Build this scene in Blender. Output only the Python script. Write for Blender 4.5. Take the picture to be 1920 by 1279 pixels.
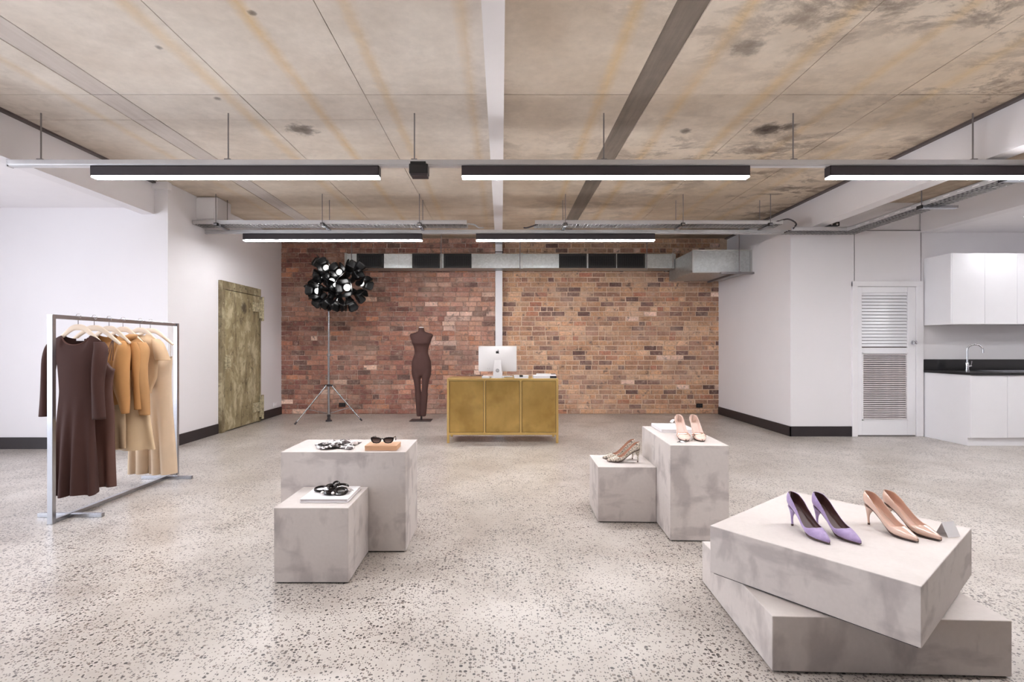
import bpy, math, random
from mathutils import Vector, Matrix
R = math.radians
rnd = random.Random(7)
S = bpy.context.scene
for o in list(bpy.data.objects):
    bpy.data.objects.remove(o)
COL = S.collection

# ------------------------------------------------------------------ camera
F = 950.0
cam_d = bpy.data.cameras.new('camera')
cam_d.sensor_width = 36.0
cam_d.lens = F / 1920 * 36
cam_d.shift_x = 20 / 1920
cam_d.shift_y = 10.5 / 1920
cam_d.clip_start = 0.05
cam = bpy.data.objects.new('camera', cam_d)
cam.location = (0, 0, 1.25)
cam.rotation_euler = (R(90), 0, 0)
COL.objects.link(cam)
S.camera = cam

# ------------------------------------------------------------------ world, daylight
W = bpy.data.worlds.new('sky')
S.world = W
W.use_nodes = True
bg = W.node_tree.nodes['Background']
bg.inputs[0].default_value = (0.86, 0.90, 1.0, 1)
bg.inputs[1].default_value = 4.3
def portal(loc, rot, sx, sy):
    l = bpy.data.lights.new('window_portal', 'AREA')
    l.shape = 'RECTANGLE'; l.size = sx; l.size_y = sy
    l.cycles.is_portal = True
    o = bpy.data.objects.new('window_portal', l)
    o.location = loc; o.rotation_euler = rot
    COL.objects.link(o)
portal((-7.19, 1.0, 1.5), (0, R(-90), 0), 2.6, 6.6)
S.cycles.use_denoising = True
S.cycles.max_bounces = 7
S.cycles.diffuse_bounces = 4
S.cycles.use_adaptive_sampling = True
S.cycles.adaptive_threshold = 0.08
S.cycles.sample_clamp_indirect = 6
S.cycles.caustics_reflective = False
S.cycles.caustics_refractive = False
LUM = 47.0          # strength of the luminaires' diffusers
S.view_settings.view_transform = 'Standard'
S.view_settings.look = 'None'
S.view_settings.exposure = 0.70
S.view_settings.gamma = 1.0
S.view_settings.use_curve_mapping = False

# ------------------------------------------------------------------ materials
def lin(c):
    return tuple(((v / 255) / 12.92 if v / 255 <= 0.04045 else ((v / 255 + 0.055) / 1.055) ** 2.4) for v in c) + (1.0,)
class NT:
    def __init__(s, name):
        s.m = bpy.data.materials.new(name); s.m.use_nodes = True
        s.t = s.m.node_tree; s.b = s.t.nodes['Principled BSDF']
        s.tmp = {}
    def n(s, typ, **kw):
        nd = s.t.nodes.new(typ)
        for k, v in kw.items():
            if k.startswith('i_'):
                nd.inputs[k[2:].replace('_', ' ')].default_value = v
            else:
                setattr(nd, k, v)
        return nd
    def l(s, a, b):
        s.t.links.new(a, b)
    def pos(s, kind='world', scale=(1, 1, 1)):
        if kind == 'world':
            o = s.n('ShaderNodeNewGeometry').outputs['Position']
        else:
            o = s.n('ShaderNodeTexCoord').outputs['Object']
        mp = s.n('ShaderNodeMapping'); mp.inputs['Scale'].default_value = scale
        s.l(o, mp.inputs['Vector'])
        return mp.outputs[0]
    def noise(s, vec, scale, detail=4, rough=0.55, dist=0.0):
        nd = s.n('ShaderNodeTexNoise', i_Scale=scale, i_Detail=detail, i_Roughness=rough, i_Distortion=dist)
        s.l(vec, nd.inputs['Vector'])
        return nd.outputs['Fac']
    def ramp(s, fac, stops, interp='LINEAR'):
        nd = s.n('ShaderNodeValToRGB')
        cr = nd.color_ramp; cr.interpolation = interp
        while len(cr.elements) < len(stops):
            cr.elements.new(0.5)
        for e, (p, c) in zip(cr.elements, stops):
            e.position = p
            e.color = c if isinstance(c, tuple) else (c, c, c, 1)
        s.l(fac, nd.inputs[0])
        return nd.outputs[0]
    def math(s, op, a, b=None, c=None, clamp=False):
        nd = s.n('ShaderNodeMath', operation=op, use_clamp=clamp)
        for i, v in enumerate((a, b, c)):
            if v is None: continue
            if isinstance(v, (int, float)): nd.inputs[i].default_value = v
            else: s.l(v, nd.inputs[i])
        return nd.outputs[0]
    def mix(s, fac, a, b, mode='MIX'):
        nd = s.n('ShaderNodeMix', data_type='RGBA', blend_type=mode)
        for i, v in ((0, fac), (6, a), (7, b)):
            if isinstance(v, (int, float)): nd.inputs[i].default_value = v
            elif isinstance(v, tuple): nd.inputs[i].default_value = v
            else: s.l(v, nd.inputs[i])
        return nd.outputs[2]
    def col(s, c):
        if isinstance(c, tuple): s.b.inputs['Base Color'].default_value = c
        else: s.l(c, s.b.inputs['Base Color'])
        return s
    def rough(s, r):
        if isinstance(r, (int, float)): s.b.inputs['Roughness'].default_value = r
        else: s.l(r, s.b.inputs['Roughness'])
        return s
    def metal(s, v=1.0):
        s.b.inputs['Metallic'].default_value = v; return s
    def bump(s, h, strength=0.2, dist=0.01):
        nd = s.n('ShaderNodeBump', i_Strength=strength, i_Distance=dist)
        s.l(h, nd.inputs['Height']); s.l(nd.outputs[0], s.b.inputs['Normal'])
        return s
def plain(name, rgb, rough=0.5, metal=0.0, var=0.06, scale=6.0, bump=0.0, spec=None, space='obj'):
    t = NT(name)
    c = lin(rgb)
    v = t.pos(space)
    f = t.noise(v, scale, 3)
    d = tuple(x * (1 - var) for x in c[:3]) + (1,)
    e = tuple(min(1, x * (1 + var)) for x in c[:3]) + (1,)
    t.col(t.ramp(f, [(0.3, d), (0.7, e)])).rough(rough).metal(metal)
    if bump: t.bump(t.noise(v, scale * 25, 2), bump, 0.002)
    if spec is not None: t.b.inputs['Specular IOR Level'].default_value = spec
    return t.m
def emis(name, rgb, strength):
    t = NT(name)
    t.col((0.8, 0.8, 0.8, 1))
    t.b.inputs['Emission Color'].default_value = rgb + (1,)
    t.b.inputs['Emission Strength'].default_value = strength
    return t.m

M = {}
M['white'] = plain('white_wall_paint', (232, 229, 231), 0.65, var=0.012, scale=1.5, space='world')
M['white_gloss'] = plain('white_laminate', (238, 237, 240), 0.35, var=0.008)
M['white_trim'] = plain('white_trim_paint', (238, 236, 238), 0.45, var=0.01)
M['base_black'] = plain('black_skirting', (44, 38, 40), 0.45, var=0.08)
M['black'] = plain('black_plastic', (24, 22, 23), 0.4, var=0.1)
M['blackstone'] = plain('black_stone_worktop', (20, 18, 19), 0.22, var=0.25, scale=90)
M['alu'] = plain('pale_aluminium', (205, 204, 205), 0.38, 0.6, var=0.03)
M['chrome'] = plain('chrome', (225, 226, 230), 0.13, 1.0, var=0.02)
M['satinsteel'] = plain('satin_steel', (176, 178, 184), 0.26, 1.0, var=0.05, scale=3)
M['steel_rod'] = plain('steel_rod', (140, 136, 136), 0.4, 0.7, var=0.05)
M['zincwire'] = plain('zinc_wire', (175, 174, 174), 0.4, 0.7, var=0.15, scale=20)
M['lumbody'] = plain('dark_luminaire_housing', (52, 45, 49), 0.5, var=0.05)
M['diffuser'] = emis('luminaire_diffuser', (0.97, 0.965, 1.0), LUM)
M['lens'] = emis('spot_lens', (1.0, 0.98, 0.97), 5.0)
M['downlens'] = emis('downlight_lens', (1.0, 0.98, 0.95), 8.0)
M['grille'] = plain('black_grille', (26, 24, 25), 0.5, var=0.1)
M['grille_back'] = plain('dark_void', (9, 9, 9), 0.8, var=0.1)
M['louvre'] = plain('pinkish_aluminium_louvre', (222, 214, 214), 0.4, 0.1, var=0.12, scale=8)
M['paper'] = plain('white_paper', (240, 237, 238), 0.55, var=0.01)
M['pages'] = plain('book_page_edges', (226, 220, 220), 0.7, var=0.04, scale=200)
M['metal_and_shade'] = plain('dark_steel_and_gap_shade', (92, 82, 80), 0.6, var=0.2)  # shared by steel parts, painted gap shade and the darkened front wall
M['soffit'] = plain('soffit_white', (238, 235, 237), 0.6, var=0.01)

def concrete_ceiling():
    t = NT('stained_concrete_soffit')
    p = t.pos('world')
    sep = t.n('ShaderNodeSeparateXYZ'); t.l(p, sep.inputs[0])
    X, Y = sep.outputs[0], sep.outputs[1]
    n1 = t.noise(p, 0.9, 4, 0.6)
    n2 = t.noise(t.pos('world', (3.0, 0.7, 1)), 1.6, 6, 0.65, 0.4)
    n3 = t.noise(p, 14, 5, 0.65)
    base = t.ramp(n1, [(0.32, lin((208, 198, 187))), (0.68, lin((230, 223, 214)))])
    warm = t.ramp(n1, [(0.32, lin((200, 181, 156))), (0.68, lin((224, 209, 189)))])
    xr = t.math('MULTIPLY_ADD', X, 1 / 8.6, 0.5)
    side = t.ramp(xr, [(0.0, 0.05), (0.49, 0.1), (0.495, 0.55), (0.7, 0.6), (1.0, 0.95)])
    c = t.mix(side, base, warm)
    yb = t.ramp(t.math('MULTIPLY_ADD', Y, 0.1, 0.0), [(0.45, 0.0), (0.75, 0.75)])
    c = t.mix(yb, c, warm)
    # yellow timber stains running with the slabs
    xd = t.math('ADD', xr, t.math('MULTIPLY', t.math('SUBTRACT', n3, 0.5), 0.006))
    stripes = [(-3.5, .06, .45), (-2.2, .07, .6), (-1.55, .055, .9), (-.92, .05, .65), (-.24, .05, .5),
               (.80, .055, .85), (1.47, .06, .85), (2.10, .07, .8), (2.77, .06, .7), (3.42, .07, .6)]
    st = [(0.0, 0.0)]
    for x0, w, a in stripes:
        q = x0 / 8.6 + .5
        st += [(q - w / 8.6 * 1.15, 0.0), (q, a), (q + w / 8.6 * 1.15, 0.0)]
    ym = t.ramp(xd, st)
    ym = t.math('MULTIPLY', ym, t.ramp(n2, [(0.33, 0.45), (0.55, 1.0)]))
    c = t.mix(ym, c, t.ramp(n2, [(0.3, lin((206, 176, 130))), (0.7, lin((216, 190, 146)))]))
    # grey-brown dirt, heavier to the right side and along the edges
    d = t.noise(t.pos('world', (1, 1.5, 1)), 2.6, 6, 0.72, 0.35)
    dm = t.ramp(d, [(0.475, 0.0), (0.54, 0.6), (0.63, 1.0)])
    dx = t.ramp(xr, [(0.0, 0.8), (0.03, 0.25), (0.1, 0.12), (0.46, 0.1), (0.5, 0.45), (0.53, 0.2), (0.64, 0.45), (0.76, 0.85), (0.95, 1.0), (1.0, 1.0)])
    big = t.ramp(t.noise(p, 0.8, 3), [(0.42, 0.2), (0.6, 1.0)])
    c = t.mix(t.math('MULTIPLY', t.math('MULTIPLY', dm, dx), big), c, lin((118, 104, 92)))
    # browner and darker towards the back end and the edges
    em = t.ramp(xr, [(0.0, 0.65), (0.04, 0.0), (0.93, 0.0), (1.0, 0.85)])
    c = t.mix(t.math('MULTIPLY', em, t.ramp(n2, [(0.35, 0.3), (0.6, 0.9)])), c, lin((150, 132, 114)))
    bk = t.ramp(t.math('MULTIPLY', Y, 0.1), [(0.62, 0.0), (0.95, 0.6)])
    c = t.mix(t.math('MULTIPLY', bk, t.ramp(t.noise(t.pos('world', (0.5, 2.5, 1)), 2.0, 6, 0.7), [(0.42, 0.0), (0.6, 1.0)])), c, lin((160, 138, 112)))
    # soft round burn marks
    for x0, y0, r, a in ((-1.85, 4.69, .15, .85), (2.45, 4.69, .16, 1.0), (1.65, 3.4, .13, .6), (2.62, 4.62, .08, .8),
                         (1.72, 4.72, .06, .8), (-2.3, 3.4, .03, .7), (-1.5, 3.05, .03, .8), (-2.3, 4.1, .035, .7), (2.3, 8.3, .2, .6)):
        vs = t.n('ShaderNodeVectorMath', operation='DISTANCE')
        mp = t.n('ShaderNodeMapping'); mp.inputs['Scale'].default_value = (1, 1, 0)
        t.l(p, mp.inputs['Vector']); t.l(mp.outputs[0], vs.inputs[0]); vs.inputs[1].default_value = (x0, y0, 0)
        dd = t.math('ADD', vs.outputs['Value'], t.math('MULTIPLY', t.math('SUBTRACT', n3, 0.5), r * 1.6))
        m = t.math('MULTIPLY', t.ramp(t.math('DIVIDE', dd, r * 2), [(0.0, 1.0), (0.25, 0.8), (0.5, 0.0)]), a)
        c = t.mix(m, c, lin((78, 66, 58)))
    fine = t.ramp(n3, [(0.3, 0.93), (0.7, 1.04)])
    c = t.mix(1.0, c, fine, 'MULTIPLY')
    t.col(c).rough(0.85)
    return t.m
M['ceiling'] = concrete_ceiling()
def strip_mat(name, a, b):
    t = NT(name)
    f = t.noise(t.pos('world', (14, 0.8, 1)), 1.5, 7, 0.7)
    g = t.noise(t.pos('world'), 3.0, 6, 0.7)
    t.col(t.mix(0.4, t.ramp(f, [(0.3, lin(a)), (0.7, lin(b))]), t.ramp(g, [(0.3, lin(a)), (0.7, lin(b))]))).rough(0.85)
    return t.m
M['strip_dark'] = strip_mat('grey_render_infill', (110, 100, 90), (144, 132, 120))
M['strip_pale'] = strip_mat('pale_render_infill', (188, 178, 170), (214, 206, 200))

def floor_mat():
    t = NT('polished_aggregate_concrete')
    p = t.pos('world')
    jit = t.noise(p, 40, 2)
    big = t.noise(p, 0.45, 4, 0.6)
    mid = t.noise(p, 1.6, 6, 0.62, 0.3)
    fine = t.noise(p, 60, 4, 0.7)
    c = t.ramp(mid, [(0.30, lin((170, 160, 151))), (0.5, lin((194, 186, 178))), (0.70, lin((208, 201, 194)))])
    c = t.mix(t.ramp(big, [(0.45, 0.0), (0.62, 0.6)]), c, lin((166, 158, 149)))
    c = t.mix(0.5, c, t.ramp(fine, [(0.3, 0.86), (0.7, 1.0)]), 'MULTIPLY')
    dens = t.noise(p, 2.3, 5, 0.65)
    def stones(scale, lo, hi, dark):
        vec = t.n('ShaderNodeVectorMath', operation='MULTIPLY_ADD')
        v = t.n('ShaderNodeTexVoronoi', feature='F1', i_Scale=scale, i_Randomness=1.0)
        t.l(p, v.inputs['Vector'])
        sp = t.n('ShaderNodeSeparateColor'); t.l(v.outputs['Color'], sp.inputs[0])
        pick = t.math('ADD', sp.outputs[0], t.math('MULTIPLY', t.math('SUBTRACT', dens, 0.5), 1.5))
        thr = t.ramp(pick, [(lo, 0.0), (hi, 0.46)])
        d = t.math('ADD', v.outputs['Distance'], t.math('MULTIPLY', t.math('SUBTRACT', jit, 0.5), 0.12))
        m = t.math('MULTIPLY', t.math('SUBTRACT', thr, d), 14.0, clamp=True)
        sh = t.ramp(sp.outputs[1], [(0.0, lin(dark)), (0.5, lin((84, 76, 74))), (1.0, lin((134, 120, 108)))])
        return m, sh
    for sc, lo, hi, dk, a in ((58, .48, .86, (46, 41, 41), .97), (112, .28, .70, (62, 56, 54), .92)):
        m, sh = stones(sc, lo, hi, dk)
        c = t.mix(t.math('MULTIPLY', m, a), c, sh)
    t.col(c)
    t.rough(t.ramp(big, [(0.3, 0.27), (0.7, 0.33)]))
    t.b.inputs['Specular IOR Level'].default_value = 0.6
    t.bump(t.noise(p, 5, 3), 0.02, 0.01)
    return t.m
M['floor'] = floor_mat()

def brick_mat(name, use_attr):
    t = NT(name)
    if use_attr:
        src = t.n('ShaderNodeAttribute', attribute_name='Col').outputs['Color']
    else:
        src = t.n('ShaderNodeObjectInfo').outputs['Color']
    p = t.pos('world')
    g = t.noise(p, 28, 5, 0.7)
    b = t.noise(p, 6.5, 5, 0.7)
    sm = t.noise(t.pos('world', (1, 1, 1.7)), 1.3, 6, 0.68, 0.3)
    c = t.mix(1.0, src, t.ramp(g, [(0.3, 0.62), (0.5, 0.98), (0.7, 1.28)]), 'MULTIPLY')
    c = t.mix(1.0, c, t.ramp(t.noise(p, 2.4, 4, 0.6), [(0.35, 0.78), (0.65, 1.14)]), 'MULTIPLY')
    c = t.mix(t.ramp(sm, [(0.48, 0.0), (0.66, 0.6)]), c, lin((192, 164, 146)))
    c = t.mix(t.ramp(t.noise(p, 13, 6, 0.75), [(0.53, 0.0), (0.66, 0.6)]), c, lin((206, 184, 168)))
    c = t.mix(t.ramp(b, [(0.56, 0.0), (0.66, 0.75)]), c, lin((80, 62, 56)))
    t.col(c).rough(0.88).bump(g, 0.5, 0.006)
    return t.m
M['brick'] = brick_mat('old_brick', False)
M['brick_stuff'] = brick_mat('old_brick_field', True)
def mortar_mat():
    t = NT('lime_mortar')
    p = t.pos('world')
    sep = t.n('ShaderNodeSeparateXYZ'); t.l(p, sep.inputs[0])
    f = t.noise(p, 3.0, 6, 0.7)
    left = t.ramp(f, [(0.35, lin((150, 120, 108))), (0.52, lin((190, 162, 148))), (0.66, lin((230, 214, 202)))])
    right = t.ramp(f, [(0.35, lin((196, 168, 142))), (0.6, lin((228, 202, 178)))])
    s = t.math('GREATER_THAN', sep.outputs[0], -0.05)
    t.col(t.mix(s, left, right)).rough(0.95).bump(t.noise(p, 60, 4), 0.4, 0.004)
    return t.m
M['mortar'] = mortar_mat()

def plinth_mat():
    t = NT('trowelled_microcement')
    p = t.pos('world')
    f = t.noise(p, 1.8, 3, 0.5)
    h = t.noise(p, 60, 4)
    c = t.ramp(f, [(0.3, lin((200, 191, 186))), (0.7, lin((212, 204, 199)))])
    ns = t.n('ShaderNodeSeparateXYZ'); t.l(t.n('ShaderNodeNewGeometry').outputs['Normal'], ns.inputs[0])
    side = t.math('SUBTRACT', 1.0, t.math('MULTIPLY', t.math('ABSOLUTE', ns.outputs[2]), 0.85))
    for sc_, ns_, lo, hi, am in (((1.4, 1.4, .8), 4.6, .54, .66, .55), ((.8, .8, 2.2), 4.2, .56, .66, .5), ((3, 3, 1.2), 3.5, .60, .68, .45)):
        m = t.math('MULTIPLY', t.ramp(t.noise(t.pos('world', sc_), ns_, 4, 0.5), [(lo, 0.0), (hi, am)]), side)
        c = t.mix(m, c, lin((158, 149, 147)))
    c = t.mix(0.4, c, t.ramp(h, [(0.3, 0.9), (0.7, 1.03)]), 'MULTIPLY')
    t.col(c).rough(0.6).bump(h, 0.03, 0.003)
    return t.m
M['plinth'] = plinth_mat()
def brass_mat(name, a, b, dark, rough):
    t = NT(name)
    p = t.pos('world')
    f = t.noise(t.pos('world', (1, 1, 0.8)), 2.6, 4, 0.55, 0.3)
    g = t.noise(t.pos('world', (1, 1, 1)), 3.2, 3, 0.5)
    br = t.noise(t.pos('world', (2, 2, 160)), 4, 3)
    c = t.ramp(f, [(0.32, lin(a)), (0.66, lin(b))])
    c = t.mix(t.ramp(g, [(0.5, 0.0), (0.70, 0.5)]), c, lin(dark))
    t.col(c).metal(1.0).rough(t.ramp(g, [(0.4, rough), (0.7, rough + .14)]))
    t.bump(br, 0.04, 0.002)
    return t.m
M['brass'] = brass_mat('aged_brass_sheet', (190, 156, 90), (220, 186, 116), (140, 110, 62), 0.33)
M['brass_frame'] = brass_mat('brass_frame', (224, 192, 124), (230, 198, 130), (214, 180, 112), 0.34)
def old_door_mat(name, pale, mid, dark):
    t = NT(name)
    v = t.pos('world', (1, 1.5, 0.8))
    f = t.noise(v, 3.2, 7, 0.7, 0.4)
    g = t.noise(t.pos('world', (1, 2.4, 0.5)), 2.2, 6, 0.7)
    h = t.noise(t.pos('world'), 12, 6, 0.75)
    c = t.ramp(f, [(0.34, lin(dark)), (0.43, lin(mid)), (0.5, lin(mid)), (0.60, lin(pale))])
    c = t.mix(t.ramp(g, [(0.52, 0.0), (0.62, 0.75)]), c, lin((104, 90, 64)))
    c = t.mix(t.ramp(h, [(0.60, 0.0), (0.68, 0.7)]), c, lin((205, 196, 172)))
    c = t.mix(t.ramp(t.noise(t.pos('world'), 9, 5, 0.7), [(0.32, 0.7), (0.42, 0.0)]), c, lin((66, 55, 42)))
    # oval scorch at head height
    d = t.n('ShaderNodeVectorMath', operation='DISTANCE')
    mp = t.n('ShaderNodeMapping'); mp.inputs['Scale'].default_value = (0, 1, 1)
    t.l(t.pos('world'), mp.inputs['Vector']); t.l(mp.outputs[0], d.inputs[0]); d.inputs[1].default_value = (0, 7.92, 1.86)
    dd = t.math('ADD', d.outputs['Value'], t.math('MULTIPLY', t.math('SUBTRACT', h, 0.5), 0.12))
    c = t.mix(t.ramp(dd, [(0.05, 0.85), (0.11, 0.0)]), c, lin((58, 46, 34)))
    t.col(c).rough(0.62).bump(h, 0.35, 0.006)
    return t.m
M['olddoor'] = old_door_mat('flaking_olive_paint', (192, 180, 148), (150, 137, 104), (90, 78, 58))
M['olddoor_frame'] = old_door_mat('flaking_olive_frame', (176, 165, 134), (136, 124, 96), (88, 77, 58))
M['oldiron'] = plain('paint_flaked_iron', (178, 168, 138), 0.7, 0.1, var=0.45, scale=30, bump=0.5)
def galv(name, rgb):
    t = NT(name)
    v = t.n('ShaderNodeTexVoronoi', i_Scale=38.0); t.l(t.pos('world'), v.inputs['Vector'])
    c = lin(rgb)
    sp = t.n('ShaderNodeSeparateColor'); t.l(v.outputs['Color'], sp.inputs[0])
    t.col(t.ramp(sp.outputs[0], [(0.0, tuple(x * .84 for x in c[:3]) + (1,)), (1.0, c)])).metal(0.8)
    t.rough(t.ramp(sp.outputs[1], [(0.0, 0.30), (1.0, 0.42)]))
    return t.m
M['galv'] = galv('galvanised_sheet', (196, 200, 200))
M['galv_lip'] = plain('galvanised_flange', (186, 186, 184), 0.4, 0.7)
M['silver'] = plain('silver_monitor_shell', (226, 223, 222), 0.5, 0.1, var=0.01)
M['hangerwood'] = plain('bleached_wood', (228, 208, 186), 0.5, var=0.05, scale=12)
M['peach'] = plain('peach_wood_box', (214, 168, 132), 0.55, var=0.05, scale=8)
M['dressbrown'] = plain('chocolate_knit', (64, 37, 31), 0.9, var=0.07, scale=5, bump=0.15)
M['neckband'] = plain('chocolate_rib', (90, 58, 50), 0.9, var=0.05)
M['slipbrown'] = plain('cocoa_satin', (90, 58, 49), 0.55, var=0.06, scale=5)
M['lining'] = plain('caramel_lining', (190, 136, 84), 0.7)
M['caramel'] = plain('caramel_wool', (186, 136, 84), 0.9, var=0.06, scale=5, bump=0.15)
M['caramel2'] = plain('honey_wool', (182, 138, 92), 0.9, var=0.06, scale=5, bump=0.15)
M['taupeskirt'] = plain('taupe_crepe', (172, 146, 116), 0.8, var=0.05)
M['satin'] = plain('champagne_satin', (214, 188, 152), 0.42, var=0.05)
M['beigeknit'] = plain('beige_knit', (206, 176, 142), 0.9, var=0.05, bump=0.1)
M['beigetrouser'] = plain('pale_beige_crepe', (212, 188, 160), 0.75, var=0.05)
M['mannequin'] = plain('brown_jersey', (74, 47, 42), 0.85, var=0.06, scale=5, bump=0.1)
M['lampblack'] = plain('gloss_black_sheet', (10, 9, 10), 0.45, var=0.2)
M['brown_inner'] = plain('plum_leather_lining', (84, 54, 52), 0.42, var=0.06)
M['nude_inner'] = plain('tan_leather_lining', (216, 178, 158), 0.45, var=0.05)
M['blush_inner'] = plain('blush_leather_lining', (234, 210, 198), 0.45, var=0.03)
M['snake_inner'] = plain('rust_leather_lining', (188, 144, 122), 0.5, var=0.05)
M['solebrown'] = plain('dark_sole', (70, 48, 42), 0.55)
M['soletan'] = plain('tan_sole', (150, 112, 88), 0.55)
def suede():
    t = NT('lilac_suede')
    f = t.noise(t.pos('obj'), 45, 5, 0.6)
    t.col(t.ramp(f, [(0.3, lin((154, 134, 176))), (0.7, lin((180, 160, 199)))])).rough(0.95).bump(t.noise(t.pos('obj'), 900, 2), 0.15, 0.001)
    t.b.inputs['Sheen Weight'].default_value = 0.3
    return t.m
M['lilac'] = suede()
M['nude'] = plain('nude_patent_leather', (216, 184, 166), 0.1, var=0.03)
M['nude'].node_tree.nodes['Principled BSDF'].inputs['Coat Weight'].default_value = 0.6
M['blush'] = plain('blush_patent_leather', (232, 204, 190), 0.2, var=0.03)
M['rosegold'] = plain('rose_gold', (240, 205, 190), 0.15, 1.0)
def snake():
    t = NT('snake_print_leather')
    p = t.pos('obj', (1.0, 1.6, 1.6))
    v = t.n('ShaderNodeTexVoronoi', feature='DISTANCE_TO_EDGE', i_Scale=75.0)
    nz = t.n('ShaderNodeTexNoise', i_Scale=60.0); t.l(p, nz.inputs['Vector'])
    vm = t.n('ShaderNodeVectorMath', operation='MULTIPLY_ADD'); t.l(nz.outputs['Color'], vm.inputs[0]); vm.inputs[1].default_value = (.02, .02, .02); t.l(p, vm.inputs[2])
    t.l(vm.outputs[0], v.inputs['Vector'])
    m = t.ramp(v.outputs['Distance'], [(0.05, 1.0), (0.11, 0.0)])
    g = t.noise(p, 40, 3)
    c = t.mix(m, t.ramp(g, [(0.35, lin((220, 204, 184))), (0.6, lin((240, 228, 212)))]), lin((48, 40, 36)))
    c = t.mix(t.ramp(t.noise(p, 28, 3), [(0.58, 0), (0.68, .5)]), c, lin((120, 104, 90)))
    t.col(c).rough(0.4)
    return t.m
M['snake'] = snake()
def scarf():
    t = NT('black_and_white_print_silk')
    p = t.pos('obj')
    v = t.n('ShaderNodeTexVoronoi', feature='DISTANCE_TO_EDGE', i_Scale=17.0); t.l(p, v.inputs['Vector'])
    m = t.ramp(v.outputs['Distance'], [(0.06, 0.0), (0.08, 1.0)])
    w = t.ramp(t.noise(p, 20, 2), [(0.38, 0.0), (0.40, 1.0)])
    c = t.mix(t.math('MULTIPLY', m, w), lin((232, 226, 224)), lin((46, 30, 30)))
    t.col(c).rough(0.28)
    return t.m
M['scarf'] = scarf()
M['acetate'] = plain('black_acetate', (26, 20, 20), 0.15, var=0.2)
M['pearlsilk'] = plain('pearl_satin', (236, 228, 226), 0.22, 0.3, var=0.05)
def lensm():
    t = NT('brown_gradient_lens')
    sep = t.n('ShaderNodeSeparateXYZ'); t.l(t.pos('obj'), sep.inputs[0])
    t.col(t.ramp(t.math('MULTIPLY', sep.outputs[2], 20.0), [(0.1, lin((150, 128, 120))), (0.75, lin((52, 38, 36)))])).rough(0.08)
    return t.m
M['sunlens'] = lensm()

# ------------------------------------------------------------------ mesh helpers
def catmull(pts, n):
    """pts: list of equal-length tuples; returns n samples of a smooth curve through them"""
    out = []
    k = len(pts) - 1
    for i in range(n):
        u = i / (n - 1) * k
        a = min(int(u), k - 1); f = u - a
        p0 = pts[max(a - 1, 0)]; p1 = pts[a]; p2 = pts[a + 1]; p3 = pts[min(a + 2, k)]
        out.append(tuple(0.5 * ((2 * q1) + (-q0 + q2) * f + (2 * q0 - 5 * q1 + 4 * q2 - q3) * f * f + (-q0 + 3 * q1 - 3 * q2 + q3) * f ** 3)
                         for q0, q1, q2, q3 in zip(p0, p1, p2, p3)))
    return out
def interp(tab, x):
    if x <= tab[0][0]: return tab[0][1:]
    for a, b in zip(tab, tab[1:]):
        if x <= b[0]:
            f = (x - a[0]) / (b[0] - a[0]); 
            return tuple(p + (q - p) * f for p, q in zip(a[1:], b[1:]))
    return tab[-1][1:]
def smooth(a, b, x):
    t = max(0, min(1, (x - a) / (b - a))); return t * t * (3 - 2 * t)
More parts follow.
